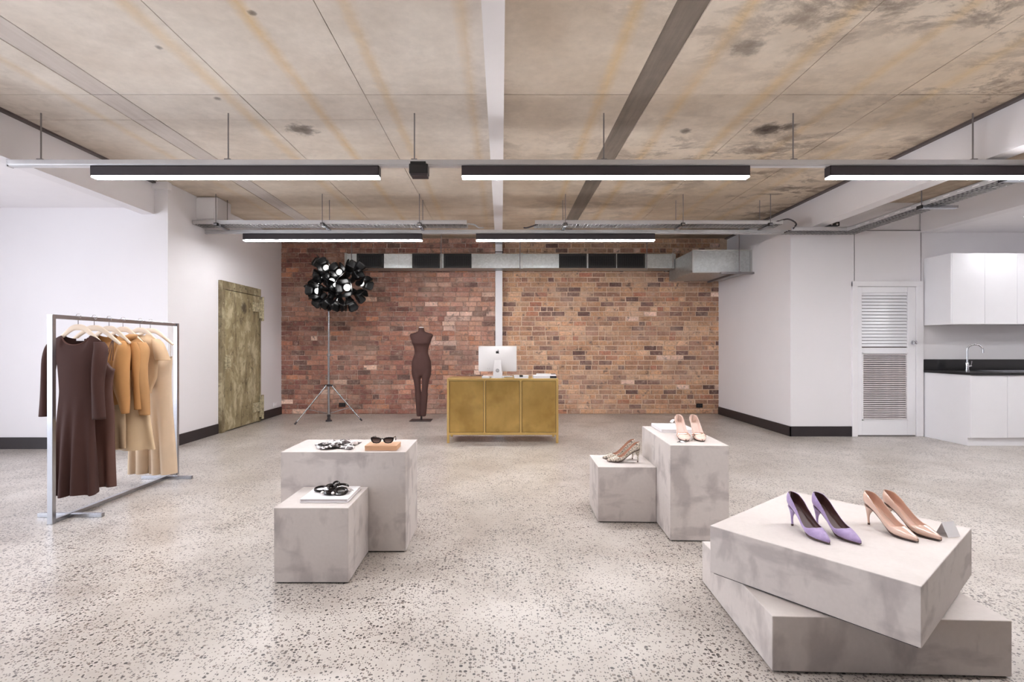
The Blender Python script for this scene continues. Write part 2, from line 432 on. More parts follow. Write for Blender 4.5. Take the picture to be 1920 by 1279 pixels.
class MB:
    def __init__(s): s.v = []; s.f = []
    def add(s, vs, fs):
        o = len(s.v); s.v += [tuple(p) for p in vs]; s.f += [tuple(i + o for i in f) for f in fs]; return s
    def box(s, x0, x1, y0, y1, z0, z1):
        vs = [(x, y, z) for z in (z0, z1) for y in (y0, y1) for x in (x0, x1)]
        return s.add(vs, [(0, 2, 3, 1), (4, 5, 7, 6), (0, 1, 5, 4), (2, 6, 7, 3), (0, 4, 6, 2), (1, 3, 7, 5)])
    def cbox(s, c, size, rot=None):
        hx, hy, hz = (d / 2 for d in size)
        t = MB().box(-hx, hx, -hy, hy, -hz, hz)
        m = rot if rot is not None else Matrix.Identity(3)
        return s.add([Vector(c) + m @ Vector(p) for p in t.v], t.f)
    def rings(s, rings, cap=True, closed=True):
        n = len(rings[0]); vs = [p for r in rings for p in r]; fs = []
        for i in range(len(rings) - 1):
            for j in range(n if closed else n - 1):
                k = (j + 1) % n
                fs.append((i * n + j, i * n + k, (i + 1) * n + k, (i + 1) * n + j))
        if cap and closed:
            fs.append(tuple(range(n - 1, -1, -1))); fs.append(tuple((len(rings) - 1) * n + j for j in range(n)))
        return s.add(vs, fs)
    def tube(s, pts, r, n=8, cap=True):
        pts = [Vector(p) for p in pts]; rs = r if isinstance(r, (list, tuple)) else [r] * len(pts)
        rings = []; up = None
        for i, p in enumerate(pts):
            d = (pts[min(i + 1, len(pts) - 1)] - pts[max(i - 1, 0)]).normalized()
            if up is None:
                up = Vector((0, 0, 1)) if abs(d.z) < 0.9 else Vector((1, 0, 0))
            a = d.cross(up)
            if a.length < 1e-5: a = d.cross(Vector((0.3, 1, 0)))
            a.normalize(); b = a.cross(d).normalized(); up = b
            rings.append([p + (a * math.cos(2 * math.pi * j / n) + b * math.sin(2 * math.pi * j / n)) * rs[i] for j in range(n)])
        return s.rings(rings, cap)
    def lathe(s, prof, n=20, c=(0, 0, 0), axis='z', cap=True):
        rr = []
        for r, h in prof:
            ring = []
            for j in range(n):
                a = 2 * math.pi * j / n; x, y = r * math.cos(a), r * math.sin(a)
                ring.append({'z': (c[0] + x, c[1] + y, c[2] + h), 'y': (c[0] + x, c[1] + h, c[2] - y), 'x': (c[0] + h, c[1] + x, c[2] + y)}[axis])
            rr.append(ring)
        return s.rings(rr, cap)
    def prism(s, poly, y0, y1):
        n = len(poly)
        return s.add([(x, y0, z) for x, z in poly] + [(x, y1, z) for x, z in poly],
                     [tuple(range(n)), tuple(range(2 * n - 1, n - 1, -1))] + [(i, i + n, (i + 1) % n + n, (i + 1) % n) for i in range(n)])
    def sheet(s, grid):
        m = len(grid[0]); vs = [p for r in grid for p in r]
        return s.add(vs, [(i * m + j, i * m + j + 1, (i + 1) * m + j + 1, (i + 1) * m + j) for i in range(len(grid) - 1) for j in range(m - 1)])
    def build(s, name, mat, parent=None, loc=(0, 0, 0), rz=0, bevel=0, sm=False, kind=None, label=None, subsurf=0, solid=0, mat2=None, weld=False, angle=40):
        me = bpy.data.meshes.new(name)
        me.from_pydata(s.v, [], s.f); me.validate(); me.update()
        me.materials.append(M[mat] if isinstance(mat, str) else mat)
        if mat2: me.materials.append(M[mat2])
        if sm:
            me.shade_smooth()
            me.set_sharp_from_angle(angle=R(angle))
        o = bpy.data.objects.new(name, me); COL.objects.link(o)
        o.location = loc; o.rotation_euler = (0, 0, rz); o.parent = parent
        if weld: 
            w = o.modifiers.new('weld', 'WELD'); w.merge_threshold = 1e-5
        if solid:
            d = o.modifiers.new('solid', 'SOLIDIFY'); d.thickness = solid; d.offset = -1
            if mat2: d.material_offset = 1; d.material_offset_rim = 0
        if bevel:
            b = o.modifiers.new('bevel', 'BEVEL'); b.width = bevel; b.segments = 2; b.limit_method = 'ANGLE'
        if subsurf:
            b = o.modifiers.new('sub', 'SUBSURF'); b.levels = subsurf; b.render_levels = subsurf
        if kind: o['kind'] = kind
        if label: o['label'] = label
        return o
def tag(o, label, cat, group=None, kind=None):
    o['label'] = label; o['category'] = cat
    if group: o['group'] = group
    if kind: o['kind'] = kind
    return o
def thing(name, label, cat, loc=(0, 0, 0), rz=0, group=None, kind=None):
    o = bpy.data.objects.new(name, None); o.empty_display_size = 0.05
    COL.objects.link(o); o.location = loc; o.rotation_euler = (0, 0, rz)
    return tag(o, label, cat, group, kind)
def dup(root, loc, rz=None, label=None):
    r = root.copy(); COL.objects.link(r); r.location = loc
    if rz is not None: r.rotation_euler = (0, 0, rz)
    if label: r['label'] = label
    for ch in list(root.children):
        c = ch.copy(); COL.objects.link(c); c.parent = r
        for g in list(ch.children):
            d = g.copy(); COL.objects.link(d); d.parent = c
    return r
def struct(name, mb, mat, label, cat, **kw):
    return tag(mb.build(name, mat, **kw), label, cat, kind='structure')

# ------------------------------------------------------------------ the shell
CZ = 3.26; BY = 9.4; LX = -4.08; RX = 4.03; BB = 0.14
struct('floor', MB().box(-7.3, 9.1, -6.1, 9.7, -0.1, 0.0), 'floor', 'polished pale concrete floor speckled with dark aggregate', 'floor')
# ceiling: slab with panels hanging a hair below it, joints between
ceil = struct('ceiling', MB().box(-7.3, 9.1, -6.1, 9.7, CZ + 0.012, CZ + 0.15), 'strip_dark', 'stained raw concrete ceiling of long cast panels', 'ceiling')
XB = [(-4.245, -3.272), (-3.262, -3.048), (-3.038, -2.094), (-2.086, -1.093), (-1.087, -0.11), (0.02, 1.02), (1.22, 2.217), (2.223, 3.157), (3.165, 4.19), (4.36, 5.84)]
for i, (a, b) in enumerate(XB):
    cuts = [-6.0, 4.04] + ([4.49] if a < -0.2 else []) + [9.45]
    if a > 4.3: cuts = [-6.0, 7.3]
    for c0, c1 in zip(cuts, cuts[1:]):
        dz = rnd.uniform(0, 0.003)
        MB().box(a, b, c0 + 0.003, c1 - 0.003, CZ - dz, CZ + 0.02).build('ceiling_panel', 'strip_pale' if i == 1 else 'ceiling', ceil)
MB().box(1.022, 1.218, -6, 9.45, CZ + 0.006, CZ + 0.02).build('grey_infill_strip', 'strip_dark', ceil)

# brick back wall
wall_back = struct('wall_back', MB().box(-4.3, 4.3, BY + 0.010, BY + 0.25, 0, CZ + 0.1), 'mortar', 'old exposed red and tan brick wall with pale mortar', 'wall')
courses = 36; CH = CZ / courses
def brick_mesh(l, h):
    d = 0.016; e = 0.005
    b = [(-l/2, d, -h/2), (l/2, d, -h/2), (l/2, d, h/2), (-l/2, d, h/2)]
    m = [(x, e, z) for x, _, z in b]
    f = [(x * (1 - 2 * e / l), 0, z * (1 - 2 * e / h)) for x, _, z in b]
    fs = []
    for i in range(4):
        j = (i + 1) % 4
        fs += [(i, j, 4 + j, 4 + i), (4 + i, 4 + j, 8 + j, 8 + i)]
    fs.append((8, 9, 10, 11))
    return b + m + f, fs
def brick_col(x, z):
    r = rnd.random()
    if x < -0.05:
        pal = [(118, 80, 69), (132, 93, 79), (108, 73, 65), (142, 104, 88), (124, 87, 76)]
        k = smooth(-2.2, -0.2, x)
        c = rnd.choice(pal)
        if k > rnd.random(): c = rnd.choice([(144, 106, 92), (156, 120, 104), (132, 98, 88), (148, 112, 94)])
        if x < -2.4 and z > 1.5: c = tuple(v * 0.92 for v in c)
    else:
        c = rnd.choice([(146, 112, 88), (158, 126, 100), (136, 104, 84), (152, 118, 92), (162, 132, 108), (130, 98, 82)])
        if z > 1.9: c = tuple(v * 0.97 for v in c)
    if r < 0.11: c = rnd.choice([(92, 69, 62), (102, 78, 69), (86, 64, 58)])
    elif r < 0.15: c = rnd.choice([(146, 102, 80), (138, 94, 76)])
    elif r < 0.175: c = rnd.choice([(180, 152, 136), (188, 162, 148)])
    if x < 0 and -1.6 < x and 1.0 < z < 2.2 and rnd.random() < 0.14: c = rnd.choice([(184, 156, 143), (174, 146, 134)])
    f = rnd.uniform(1.22, 1.4)
    return lin(tuple(min(255, v * f) for v in c))
bricks = []
for r in range(courses):
    x = -4.10 + (0.12 if r % 2 else 0.0) - 0.25 + rnd.uniform(-0.03, 0.03)
    header_row = r % 6 == 3
    while x < 4.06:
        L = 0.121 if (header_row and rnd.random() < 0.8) or rnd.random() < 0.05 else rnd.choice((0.235, 0.242, 0.249))
        x0 = max(x, -4.09); x1 = min(x + L, 4.06)
        if x1 - x0 > 0.04 and not (x0 > -0.11 and x1 < 0.02):
            bricks.append((x0, x1, r * CH))
        x += L
def hidden(x, z):
    return (2.62 < z < 2.95 and x > -2.8) or (-.8 < x < .8 and z < .72) or z > 3.1 or (x > 3 and z > 2.3) or abs(x + .045) < .16
cand = sorted([b for b in bricks if not hidden((b[0] + b[1]) / 2, b[2] + CH / 2) and b[1] - b[0] > 0.2], key=lambda b: -(round(b[1] - b[0], 3)) + rnd.random() * 0.05)
single = set(cand[:298])
cache = {}
fv = []; ff = []; fc = []
for b in bricks:
    x0, x1, z0 = b
    gap = 0.0165 if x0 > -0.05 else 0.011
    l = round(x1 - x0 - gap, 3); h = round(CH - gap, 4)
    c = brick_col((x0 + x1) / 2, z0)
    px, pz, py = (x0 + x1) / 2, z0 + CH / 2 + rnd.uniform(-.0012, .0012), BY - 0.002 + rnd.uniform(-.004, .003)
    if b in single:
        if (l, h) not in cache:
            vs, fs = brick_mesh(l, h)
            me = bpy.data.meshes.new('brick'); me.from_pydata(vs, [], fs); me.materials.append(M['brick']); cache[(l, h)] = me
        o = bpy.data.objects.new('brick', cache[(l, h)]); COL.objects.link(o)
        o.parent = wall_back; o.location = (px, py, pz); o.color = c
    else:
        vs, fs = brick_mesh(l, h); n = len(fv)
        fv += [(px + a, py + q, pz + d) for a, q, d in vs]; ff += [tuple(i + n for i in f) for f in fs]; fc += [c] * len(vs)
me = bpy.data.meshes.new('brick_field'); me.from_pydata(fv, [], ff); me.materials.append(M['brick_stuff'])
at = me.color_attributes.new('Col', 'FLOAT_COLOR', 'POINT')
for i, c in enumerate(fc): at.data[i].color = c
o = bpy.data.objects.new('brick_field', me); COL.objects.link(o); o.parent = wall_back; o['kind'] = 'stuff'

# left side: plain wall, recess wall, recess ceiling, beams
struct('wall_left', MB().box(-4.5, LX, 6.2, 9.7, 0, CZ + .1), 'white', 'white painted left wall beside the brick wall', 'wall')
struct('wall_left_recess', MB().box(-7.3, -4.5, 6.2, 6.5, 0, CZ), 'white', 'white recess wall behind the clothes rail', 'wall')
struct('ceiling_recess', MB().box(-7.3, -4.36, -6, 6.2, 2.95, 3.2), 'soffit', 'white plaster ceiling of the left recess', 'ceiling')
struct('trim_1', MB().box(-4.40, -4.245, -6, 6.2, 2.87, CZ + .03), 'white', 'white beam along the left edge of the concrete ceiling', 'beam')
struct('trim_2', MB().box(-4.245, -4.20, -6, 6.2, CZ - .022, CZ + .02), 'metal_and_shade', 'dark strip painted as the shadow gap where left beam meets concrete', 'trim')  # dark strip stands in for the shaded gap above the beam
struct('trim_3', MB().box(-4.3, -4.06, 6.16, 6.24, 3.17, CZ + .02), 'white_trim', 'small white cap block at the end of the left beam', 'trim')
# right side
struct('wall_right', MB().box(RX, 4.6, 7.06, 9.7, 0, 2.87), 'white', 'white painted right wall beside the brick wall', 'wall')
struct('wall_kitchen', MB().box(4.6, 9.1, 7.06, 7.3, 0, 2.862), 'white', 'white rear wall behind the louvred door and kitchenette', 'wall')
struct('wall_upper_right', MB().box(4.25, 9.1, 7.075, 7.4, 2.872, CZ + .1), 'white', 'white upper wall strip above the kitchenette', 'wall')
struct('trim_4', MB().box(4.19, 4.36, -6, 7.0, 2.87, CZ + .03), 'white', 'white beam along the right edge of the concrete ceiling', 'beam')
struct('trim_10', MB().box(4.19, 4.36, 7.0, 9.7, 2.87, CZ + .03), 'white', 'short white beam above the right wall by the bricks', 'beam')
struct('trim_5', MB().box(4.14, 4.19, -6, 9.4, CZ - .022, CZ + .02), 'metal_and_shade', 'dark strip painted as the shadow gap where right beam meets concrete', 'trim')  # same painted gap shade on the right beam
struct('trim_6', MB().box(5.84, 6.0, -6, 7.06, 2.84, CZ + .03), 'white', 'white bulkhead face edging the lowered kitchen ceiling', 'bulkhead')
struct('ceiling_kitchen', MB().box(6.0, 9.1, -6, 7.06, 2.842, 3.1), 'soffit', 'lowered white ceiling above the kitchenette', 'ceiling')
struct('wall_far_right', MB().box(9.0, 9.3, -6, 7.2, 0, CZ), 'white', 'white side wall beyond the kitchenette', 'wall')
# middle beam and pier
struct('trim_7', MB().box(-.11, .02, -6, BY + .02, 3.13, CZ + .05), 'white_trim', 'narrow white steel beam down the middle of the ceiling', 'beam')
pier = thing('trim_8', 'narrow white steel post against the middle of the bricks', 'post', (-.045, BY, 0), kind='structure')
MB().box(-.065, .065, -.09, .03, 0, 3.13).build('post_shaft', 'white_trim', pier, bevel=.003)
MB().box(-.075, .075, -.10, .03, 2.985, 3.0).build('collar_plate', 'metal_and_shade', pier)
# skirting
struct('baseboard_left', MB().box(LX, LX + .018, 6.2, 7.28, 0, BB).box(LX, LX + .018, 8.52, BY - .02, 0, BB), 'base_black', 'black skirting along the left wall either side of the old door', 'skirting', bevel=.002)
struct('baseboard_recess', MB().box(-7.2, LX + .018, 6.182, 6.2, 0, BB), 'base_black', 'black skirting along the recess wall behind the rail', 'skirting', bevel=.002)
struct('baseboard_right', MB().box(RX - .018, RX, 7.042, BY - .02, 0, BB), 'base_black', 'black skirting along the right wall to the bricks', 'skirting', bevel=.002)
struct('baseboard_kitchen', MB().box(RX - .018, 4.96, 7.042, 7.06, 0, BB), 'base_black', 'black skirting on the short wall left of the louvred door', 'skirting', bevel=.002)
# unseen shell: window openings sized for the daylight, front wall darkened
def window_wall(name, x0, x1, y0, y1, along, a0, a1, z0, z1, label):
    m = MB()
    if along == 'y':
        m.box(x0, x1, y0, a0, 0, CZ).box(x0, x1, a1, y1, 0, CZ).box(x0, x1, a0, a1, 0, z0).box(x0, x1, a0, a1, z1, CZ)
    else:
        m.box(x0, a0, y0, y1, 0, CZ).box(a1, x1, y0, y1, 0, CZ).box(a0, a1, y0, y1, 0, z0).box(a0, a1, y0, y1, z1, CZ)
    return struct(name, m, 'white', label, 'wall')
window_wall('wall_window_left', -7.4, -7.2, -6.2, 6.4, 'y', -2.3, 4.3, .2, 2.8, 'unseen white wall at the far left, window openings sized for the daylight')
struct('wall_front', MB().box(-7.3, 9.1, -6.2, -6.0, 0, CZ), 'metal_and_shade', 'unseen front wall far behind the viewer, darkened to cut bounce light', 'wall')  # unseen wall kept dark so less light bounces onto plinth fronts
def window_frame(name, axis, a0, a1, c, z0, z1, n, label):
    t = thing(name, label, 'window', (c, (a0 + a1) / 2, 0) if axis == 'y' else ((a0 + a1) / 2, c, 0), kind='structure')
    h = (a1 - a0) / 2
    for i in range(n + 1):
        p = -h + 2 * h * i / n
        p = min(max(p, -h + .03), h - .03)
        (MB().box(-.03, .03, p - .03, p + .03, z0, z1) if axis == 'y' else MB().box(p - .03, p + .03, -.03, .03, z0, z1)).build('mullion', 'white_trim', t)
    for z in (z0, z1 - .06):
        (MB().box(-.03, .03, -h, h, z, z + .06) if axis == 'y' else MB().box(-h, h, -.03, .03, z, z + .06)).build('rail', 'white_trim', t)
window_frame('window_1', 'y', -2.3, 4.3, -7.3, .2, 2.8, 6, 'unseen tall white framed windows at the far left, sized for the daylight')  # out of view; extent set for the light it lets in

# ------------------------------------------------------------------ old door in the left wall
d = thing('door_1', 'old olive painted metal clad door with flaking patches', 'door', (LX, 7.9, 0), kind='structure')
MB().box(0, .05, -.60, .60, 2.09, 2.21).build('door_frame_head', 'olddoor_frame', d, bevel=.004)
MB().box(0, .05, -.60, -.50, 0, 2.09).build('door_frame_jamb', 'olddoor_frame', d, bevel=.004)
MB().box(0, .05, .55, .60, 0, 2.09).build('door_frame_jamb', 'olddoor_frame', d, bevel=.004)
leaf = MB().box(0, .045, -.494, .545, .012, 2.083).build('door_leaf', 'olddoor', d, bevel=.008)
MB().box(.045, .052, -.45, .05, .02, 2.05).build('door_sheet', 'olddoor', leaf, bevel=.003)
MB().box(.045, .050, .055, .53, .02, 2.05).build('door_sheet', 'olddoor', leaf, bevel=.003)
for z in (1.86, .22):
    h = MB().box(.05, .075, .30, .56, z - .04, z + .11).box(.05, .085, .53, .62, z - .14, z + .18).build('hinge_plate', 'oldiron', d, bevel=.006)
    MB().lathe([(.022, -.18), (.022, .22)], 10, (.075, .60, z)).build('hinge_pin', 'oldiron', h, sm=True)
    MB().lathe([(.012, 0), (.010, .012)], 8, (.075, .36, z + .03), 'x').lathe([(.012, 0), (.010, .012)], 8, (.075, .45, z + .03), 'x').build('hinge_bolt', 'oldiron', h)
lt = MB().box(.05, .08, -.53, -.43, .92, 1.13).build('latch_plate', 'oldiron', d, bevel=.008)
MB().box(.08, .12, -.50, -.47, .95, 1.12).build('latch_bar', 'oldiron', lt, bevel=.006)

# ------------------------------------------------------------------ louvred kitchen door
DY = 7.06
k = thing('door_2', 'white door with white louvre above and metal vent grille below', 'door', (5.36, DY, 0), kind='structure')
x0, x1 = -.41, .40      # opening
MB().box(x0 - .075, x0, -.03, 0, 0, 2.15).box(x0 - .02, x0, -.015, .0, 0, 2.1).build('door_jamb', 'white_trim', k, bevel=.004)
MB().box(x1, x1 + .10, -.03, 0, 0, 2.15).build('door_jamb', 'white_trim', k, bevel=.004)
MB().box(x0 - .075, x1 + .10, -.032, 0, 2.085, 2.16).build('door_head', 'white_trim', k, bevel=.004)
lf = MB().box(x0 + .004, x0 + .06, -.02, .0, .02, 2.08).box(x1 - .115, x1 - .004, -.02, 0, .02, 2.08).box(x0 + .06, x1 - .115, -.02, 0, 2.0, 2.08) \
    .box(x0 + .06, x1 - .115, -.02, 0, 1.165, 1.235).box(x0 + .06, x1 - .115, -.02, 0, .02, .225).build('door_leaf', 'white_gloss', k, bevel=.003)
MB().box(x0 + .055, x1 - .11, -.002, 0, .22, 2.01).build('louvre_gap_shade', 'metal_and_shade', k)  # dark sheet standing in for shade between the slats
MB().box(x0 + .004, x1 - .004, -.012, 0, .0, .018).build('threshold_gap', 'steel_rod', k)
fr = MB()
for a, b, z0, z1 in ((x0 + .06, x0 + .075, .225, 1.165), (x1 - .13, x1 - .115, .225, 1.165), (x0 + .06, x1 - .115, .225, .24), (x0 + .06, x1 - .115, 1.15, 1.165)):
    fr.box(a, b, -.028, 0, z0, z1)
fr.build('grille_frame', 'white_trim', k)
def slat(name, a, b, mat, depth):
    me = MB().add([(a, -depth, -.5), (b, -depth, -.5), (b, -.003, .5), (a, -.003, .5), (a, -depth, -.38), (b, -depth, -.38), (b, -.003, .62), (a, -.003, .62)],
                  [(0, 1, 5, 4), (3, 7, 6, 2), (0, 3, 2, 1), (4, 5, 6, 7), (0, 4, 7, 3), (1, 2, 6, 5)])
    return me
NS = 17
base = None
for i in range(NS):
    z = 1.245 + (i + .5) * (.755 / NS)
    if base is None:
        m = slat('louvre_slat', x0 + .062, x1 - .118, 'white_gloss', .019); m.v = [(a, b, c * .0355) for a, b, c in m.v]
        base = m.build('louvre_slat', 'white_gloss', k, (0, 0, z))
    else:
        o = base.copy(); COL.objects.link(o); o.location = (0, 0, z); o.parent = k
base = None
NG = 31
MB().box(x0 + .07, x1 - .125, -.003, -.001, .23, 1.16).build('grille_void', 'grille_back', k)
for i in range(NG):
    z = .242 + (i + .45) * (.908 / NG)
    if base is None:
        m = slat('grille_slat', x0 + .076, x1 - .131, 'louvre', .026); m.v = [(a, b, c * .0185) for a, b, c in m.v]
        base = m.build('grille_slat', 'louvre', k, (0, 0, z))
    else:
        o = base.copy(); COL.objects.link(o); o.location = (0, 0, z); o.parent = k
kn = MB().lathe([(.030, 0), (.030, -.012), (.012, -.014), (.012, -.03), (.027, -.036), (.030, -.052), (.022, -.066), (.006, -.070)], 18, (x1 - .045, -.02, 1.305), 'y').build('door_knob', 'chrome', k, sm=True)
# joint lines of the wall lining
struct('trim_9', MB().box(4.915, 4.919, 7.054, 7.061, 2.15, 2.86).box(5.842, 5.846, 7.054, 7.061, 2.15, 2.86).box(4.915, 5.846, 7.054, 7.061, 2.862, 2.872), 'steel_rod', 'thin dark shadow joints in the wall lining above the louvred door', 'trim')

# ------------------------------------------------------------------ kitchenette
KX = 5.88
u = thing('base_cabinet', 'white handleless base cabinet under black worktop', 'cabinet', (KX, 7.05, 0))
MB().box(0, .02, -.70, 0, .10, .893).build('side_panel', 'white_gloss', u, bevel=.002)
MB().box(.02, 3.0, -.675, 0, .10, .80).build('carcass', 'white_gloss', u)
MB().box(.0, 3.0, -.66, 0, 0, .10).build('kickboard', 'white_gloss', u)
for i, (a, b) in enumerate(((.022, .465), (.469, .915), (.919, 1.37), (1.374, 1.83))):
    MB().box(a, b, -.697, -.676, .105, .888).build('cabinet_door', 'white_gloss', u, bevel=.002)
wt = thing('worktop', 'black stone worktop with upstand against white wall', 'worktop', (KX, 7.05, .893))
MB().box(-.02, .5, -.72, 0, 0, .032).box(.5, 3.0, -.72, -.60, 0, .032).box(.5, 3.0, -.20, 0, 0, .032).build('slab', 'blackstone', wt, bevel=.003)
MB().box(-.01, 3.0, -.02, -.001, .032, .18).build('upstand', 'blackstone', wt, bevel=.002)
sk = thing('kitchen_sink', 'stainless steel sink let into black worktop', 'sink', (KX + .5, 6.65, .925))
MB().box(0, 1.4, -.20, -.18, 0, .008).box(0, 1.4, .18, .20, 0, .008).box(0, .02, -.18, .18, 0, .008).box(1.38, 1.4, -.18, .18, 0, .008).build('rim', 'satinsteel', sk)
MB().box(.02, .45, -.18, .18, -.09, -.085).box(.02, .03, -.18, .18, -.085, 0).box(.44, .45, -.18, .18, -.085, 0).box(.02, .45, .17, .18, -.085, 0).box(.02, .45, -.18, -.17, -.085, 0).build('bowl', 'satinsteel', sk)
MB().box(.46, 1.38, -.18, .18, -.01, 0).build('drainer', 'satinsteel', sk)
fa = thing('tap', 'chrome gooseneck mixer tap at the black worktop', 'tap', (6.27, 6.82, .925))
MB().lathe([(.026, 0), (.026, .008), (.020, .012), (.020, .10), (.016, .11), (.012, .112)], 16).build('tap_body', 'chrome', fa, sm=True)
pts = [(0, 0, .1), (0, 0, .26)] + [(.055 - .055 * math.cos(a), -.055 + .055 * math.cos(a) * .999, .28 + .075 * math.sin(a)) for a in [i * math.pi / 10 for i in range(11)]] + [(.11, -.11, .24)]
MB().tube(pts, .011, 10).build('spout', 'chrome', fa, sm=True)
MB().tube([(.02, 0, .055), (.055, 0, .065)], .012, 10).tube([(.05, 0, .065), (.062, 0, .13)], [.007, .005], 8).build('lever', 'chrome', fa, sm=True)
uc = thing('wall_cabinet', 'white wall cupboard hanging above black worktop', 'cabinet', (KX, 7.05, 1.543))
MB().box(0, .018, -.42, 0, 0, .93).build('side_panel', 'white_gloss', uc, bevel=.002)
MB().box(.018, 3.0, -.40, 0, .004, .93).build('carcass', 'white_gloss', uc)
for a, b in ((.020, .445), (.448, .87), (.873, 1.30), (1.303, 1.73)):
    MB().box(a, b, -.42, -.401, 0, .93).build('cabinet_door', 'white_gloss', uc, bevel=.002)
def downlight(x, y, e, label):
    dl = thing('downlight', label, 'downlight', (x, y, 2.842), group='kitchen downlights')
    MB().lathe([(.055, 0), (.055, -.006), (.042, -.006), (.042, -.001)], 20, cap=False).build('bezel', 'white_trim', dl)
    MB().lathe([(.042, -.002), (.001, -.003)], 20).build('lens', 'downlens', dl)
    sp = bpy.data.lights.new('downlight_lamp', 'SPOT'); sp.energy = e; sp.spot_size = R(150); sp.spot_blend = .6; sp.shadow_soft_size = .035; sp.color = (.98, .98, 1)
    so = bpy.data.objects.new('downlight_lamp', sp); so.location = (0, 0, -.02); so.parent = dl; COL.objects.link(so)
downlight(6.42, 6.17, 16, 'small round recessed downlight above the wall cupboard')
downlight(7.60, 6.17, 22, 'unseen recessed downlight added above the sink end to brighten the kitchen')  # this and the next two are out of view, added to light the cabinets
downlight(6.60, 4.60, 34, 'unseen recessed downlight added mid kitchen ceiling to brighten the cabinets')
downlight(7.80, 4.60, 34, 'unseen recessed downlight added by the far kitchen wall to brighten the cabinets')

# ------------------------------------------------------------------ rails, linear lights
def rail(loc, x0, x1, label):
    t = thing('lighting_rail', label, 'rail', loc)
    MB().box(x0, x1, -.03, .03, .012, .055).build('channel', 'alu', t, bevel=.003)
    MB().box(x0, x1, -.022, .022, 0, .012).build('channel_lip', 'alu', t)
    for x in (x0, x1): MB().box(x - .004, x + .004, -.031, .031, -.002, .057).build('end_cap', 'alu', t)
    return t
FY = 4.36; RYY = 7.0; RZ = 2.795
r1 = rail((0, FY, RZ), -4.23, 5.2, 'long pale aluminium rail carrying the three nearer strip lights')
r2 = rail((0, RYY, RZ + .01), LX, 3.95, 'long pale aluminium rail carrying the two farther strip lights')
def rod(t, x, z0, z1, y=0):
    r = MB().tube([(x, y, z0), (x, y, z1)], .006, 8).build('hanger_rod', 'steel_rod', t, sm=True)
    MB().box(x - .025, x + .025, y - .02, y + .02, z0, z0 + .012).build('rod_clip', 'steel_rod', r)
for px in (77, 428, 777, 1132, 1487, 1824): rod(r1, (px - 940) / F * FY, .055, CZ - RZ + .005)
for px in (658, 827, 975, 1213): pass
def strip_light(loc, L, label, g):
    t = thing('strip_light', label, 'strip light', loc, group=g)
    w = .04
    MB().box(0, L, -w, -w + .004, -.085, 0).box(0, L, w - .004, w, -.085, 0).box(0, L, -w, w, -.006, 0).box(0, .004, -w, w, -.085, 0).box(L - .004, L, -w, w, -.085, 0).build('housing', 'lumbody', t)
    MB().box(.004, L - .004, -w + .004, w - .004, -.097, -.012).build('diffuser', 'diffuser', t)
    return t
Lf = 536 / F * FY
for px, lb in ((169, 'leftmost'), (865.5, 'middle'), (1557, 'rightmost')):
    strip_light(((px - 940) / F * (FY - .04), FY, RZ), Lf, 'bright white strip light in dark housing, %s of three on the nearer rail' % lb, 'strip lights on the nearer rail')
for px, lb in ((455, 'left'), (892.5, 'right')):
    strip_light(((px - 940) / F * (RYY - .04), RYY, RZ + .01), Lf, 'bright white strip light in dark housing, %s of two on the farther rail' % lb, 'strip lights on the farther rail')
OY = 2.0  # unseen overhead row, added to brighten plinth tops and the right side
r3 = rail((0, OY, RZ), -4.23, 5.8, 'unseen pale aluminium rail added overhead for extra strip lights')
for x in (-3.9, -2.3, -.7, .9, 2.5, 4.1): rod(r3, x, .055, CZ - RZ + .005)
for x, lb in ((-3.54, 'leftmost'), (0.72, 'middle'), (3.3, 'rightmost')):
    strip_light((x, OY, RZ), Lf, 'unseen strip light added for brightness, %s of three on the overhead rail' % lb, 'added strip lights above the viewer')
jb = thing('sensor_box', 'small black sensor box clipped under the nearer rail', 'sensor', ((785 - 940) / F * 4.33, 4.33, 2.695))
MB().box(-.075, .085, -.05, .05, .02, .105).build('case', 'black', jb, bevel=.008)
MB().box(-.06, .08, -.055, .045, 0, .022).build('sensor_plate', 'lumbody', jb, bevel=.004)
MB().box(-.065, .065, -.04, .04, .105, .125).build('clip', 'black', jb)

# ------------------------------------------------------------------ cable trays
def tray(loc, L, rz, label, depth=.24, rods=(), slots=False, strut=()):
    """runs along local +x, near edge at local y=0"""
    t = thing('cable_tray', label, 'cable tray', loc, rz)
    MB().box(0, L, 0, .004, 0, .05).box(0, L, -.012, .004, .046, .05).build('side_rail', 'alu', t)
    MB().box(0, L, depth - .004, depth, 0, .05).build('side_rail', 'alu', t)
    m = MB()
    n = int(L / .05)
    for i in range(n + 1):
        x = L * i / n
        m.box(x - .003, x + .003, 0, depth, 0, .006)
    for j in range(1, 5):
        y = depth * j / 5; m.box(0, L, y - .003, y + .003, 0, .006)
    m.build('wire_mesh', 'zincwire', t, kind='stuff')
    c = MB()
    for j in range(3):
        y = depth * (.3 + .17 * j)
        c.tube([(L * i / 12, y + .02 * math.sin(i * 1.7 + j), .016 + .006 * (i % 2)) for i in range(13)], .008, 6)
    c.build('cables', 'lumbody', t, sm=True)
    if slots:
        for i in range(int(L / .16)):
            MB().box(.06 + i * .16, .13 + i * .16, -.001, .005, .02, .03).build('slot', 'paper', t)
    for x in rods:
        b = MB().box(x - .02, x + .02, -.04, depth + .04, -.025, -.001).build('strut', 'satinsteel', t)
        MB().box(x - .025, x + .025, -.03, .0, -.03, .012).build('strut_end', 'black', b)
        for y in (-.02, depth + .02):
            MB().tube([(x, y, -.02), (x, y, CZ - loc[2])], .005, 8).build('hanger_rod', 'steel_rod', t, sm=True)
    return t
TY = 6.69; TZ = 2.868
def tx(px, Y): return (px - 940) / F * Y
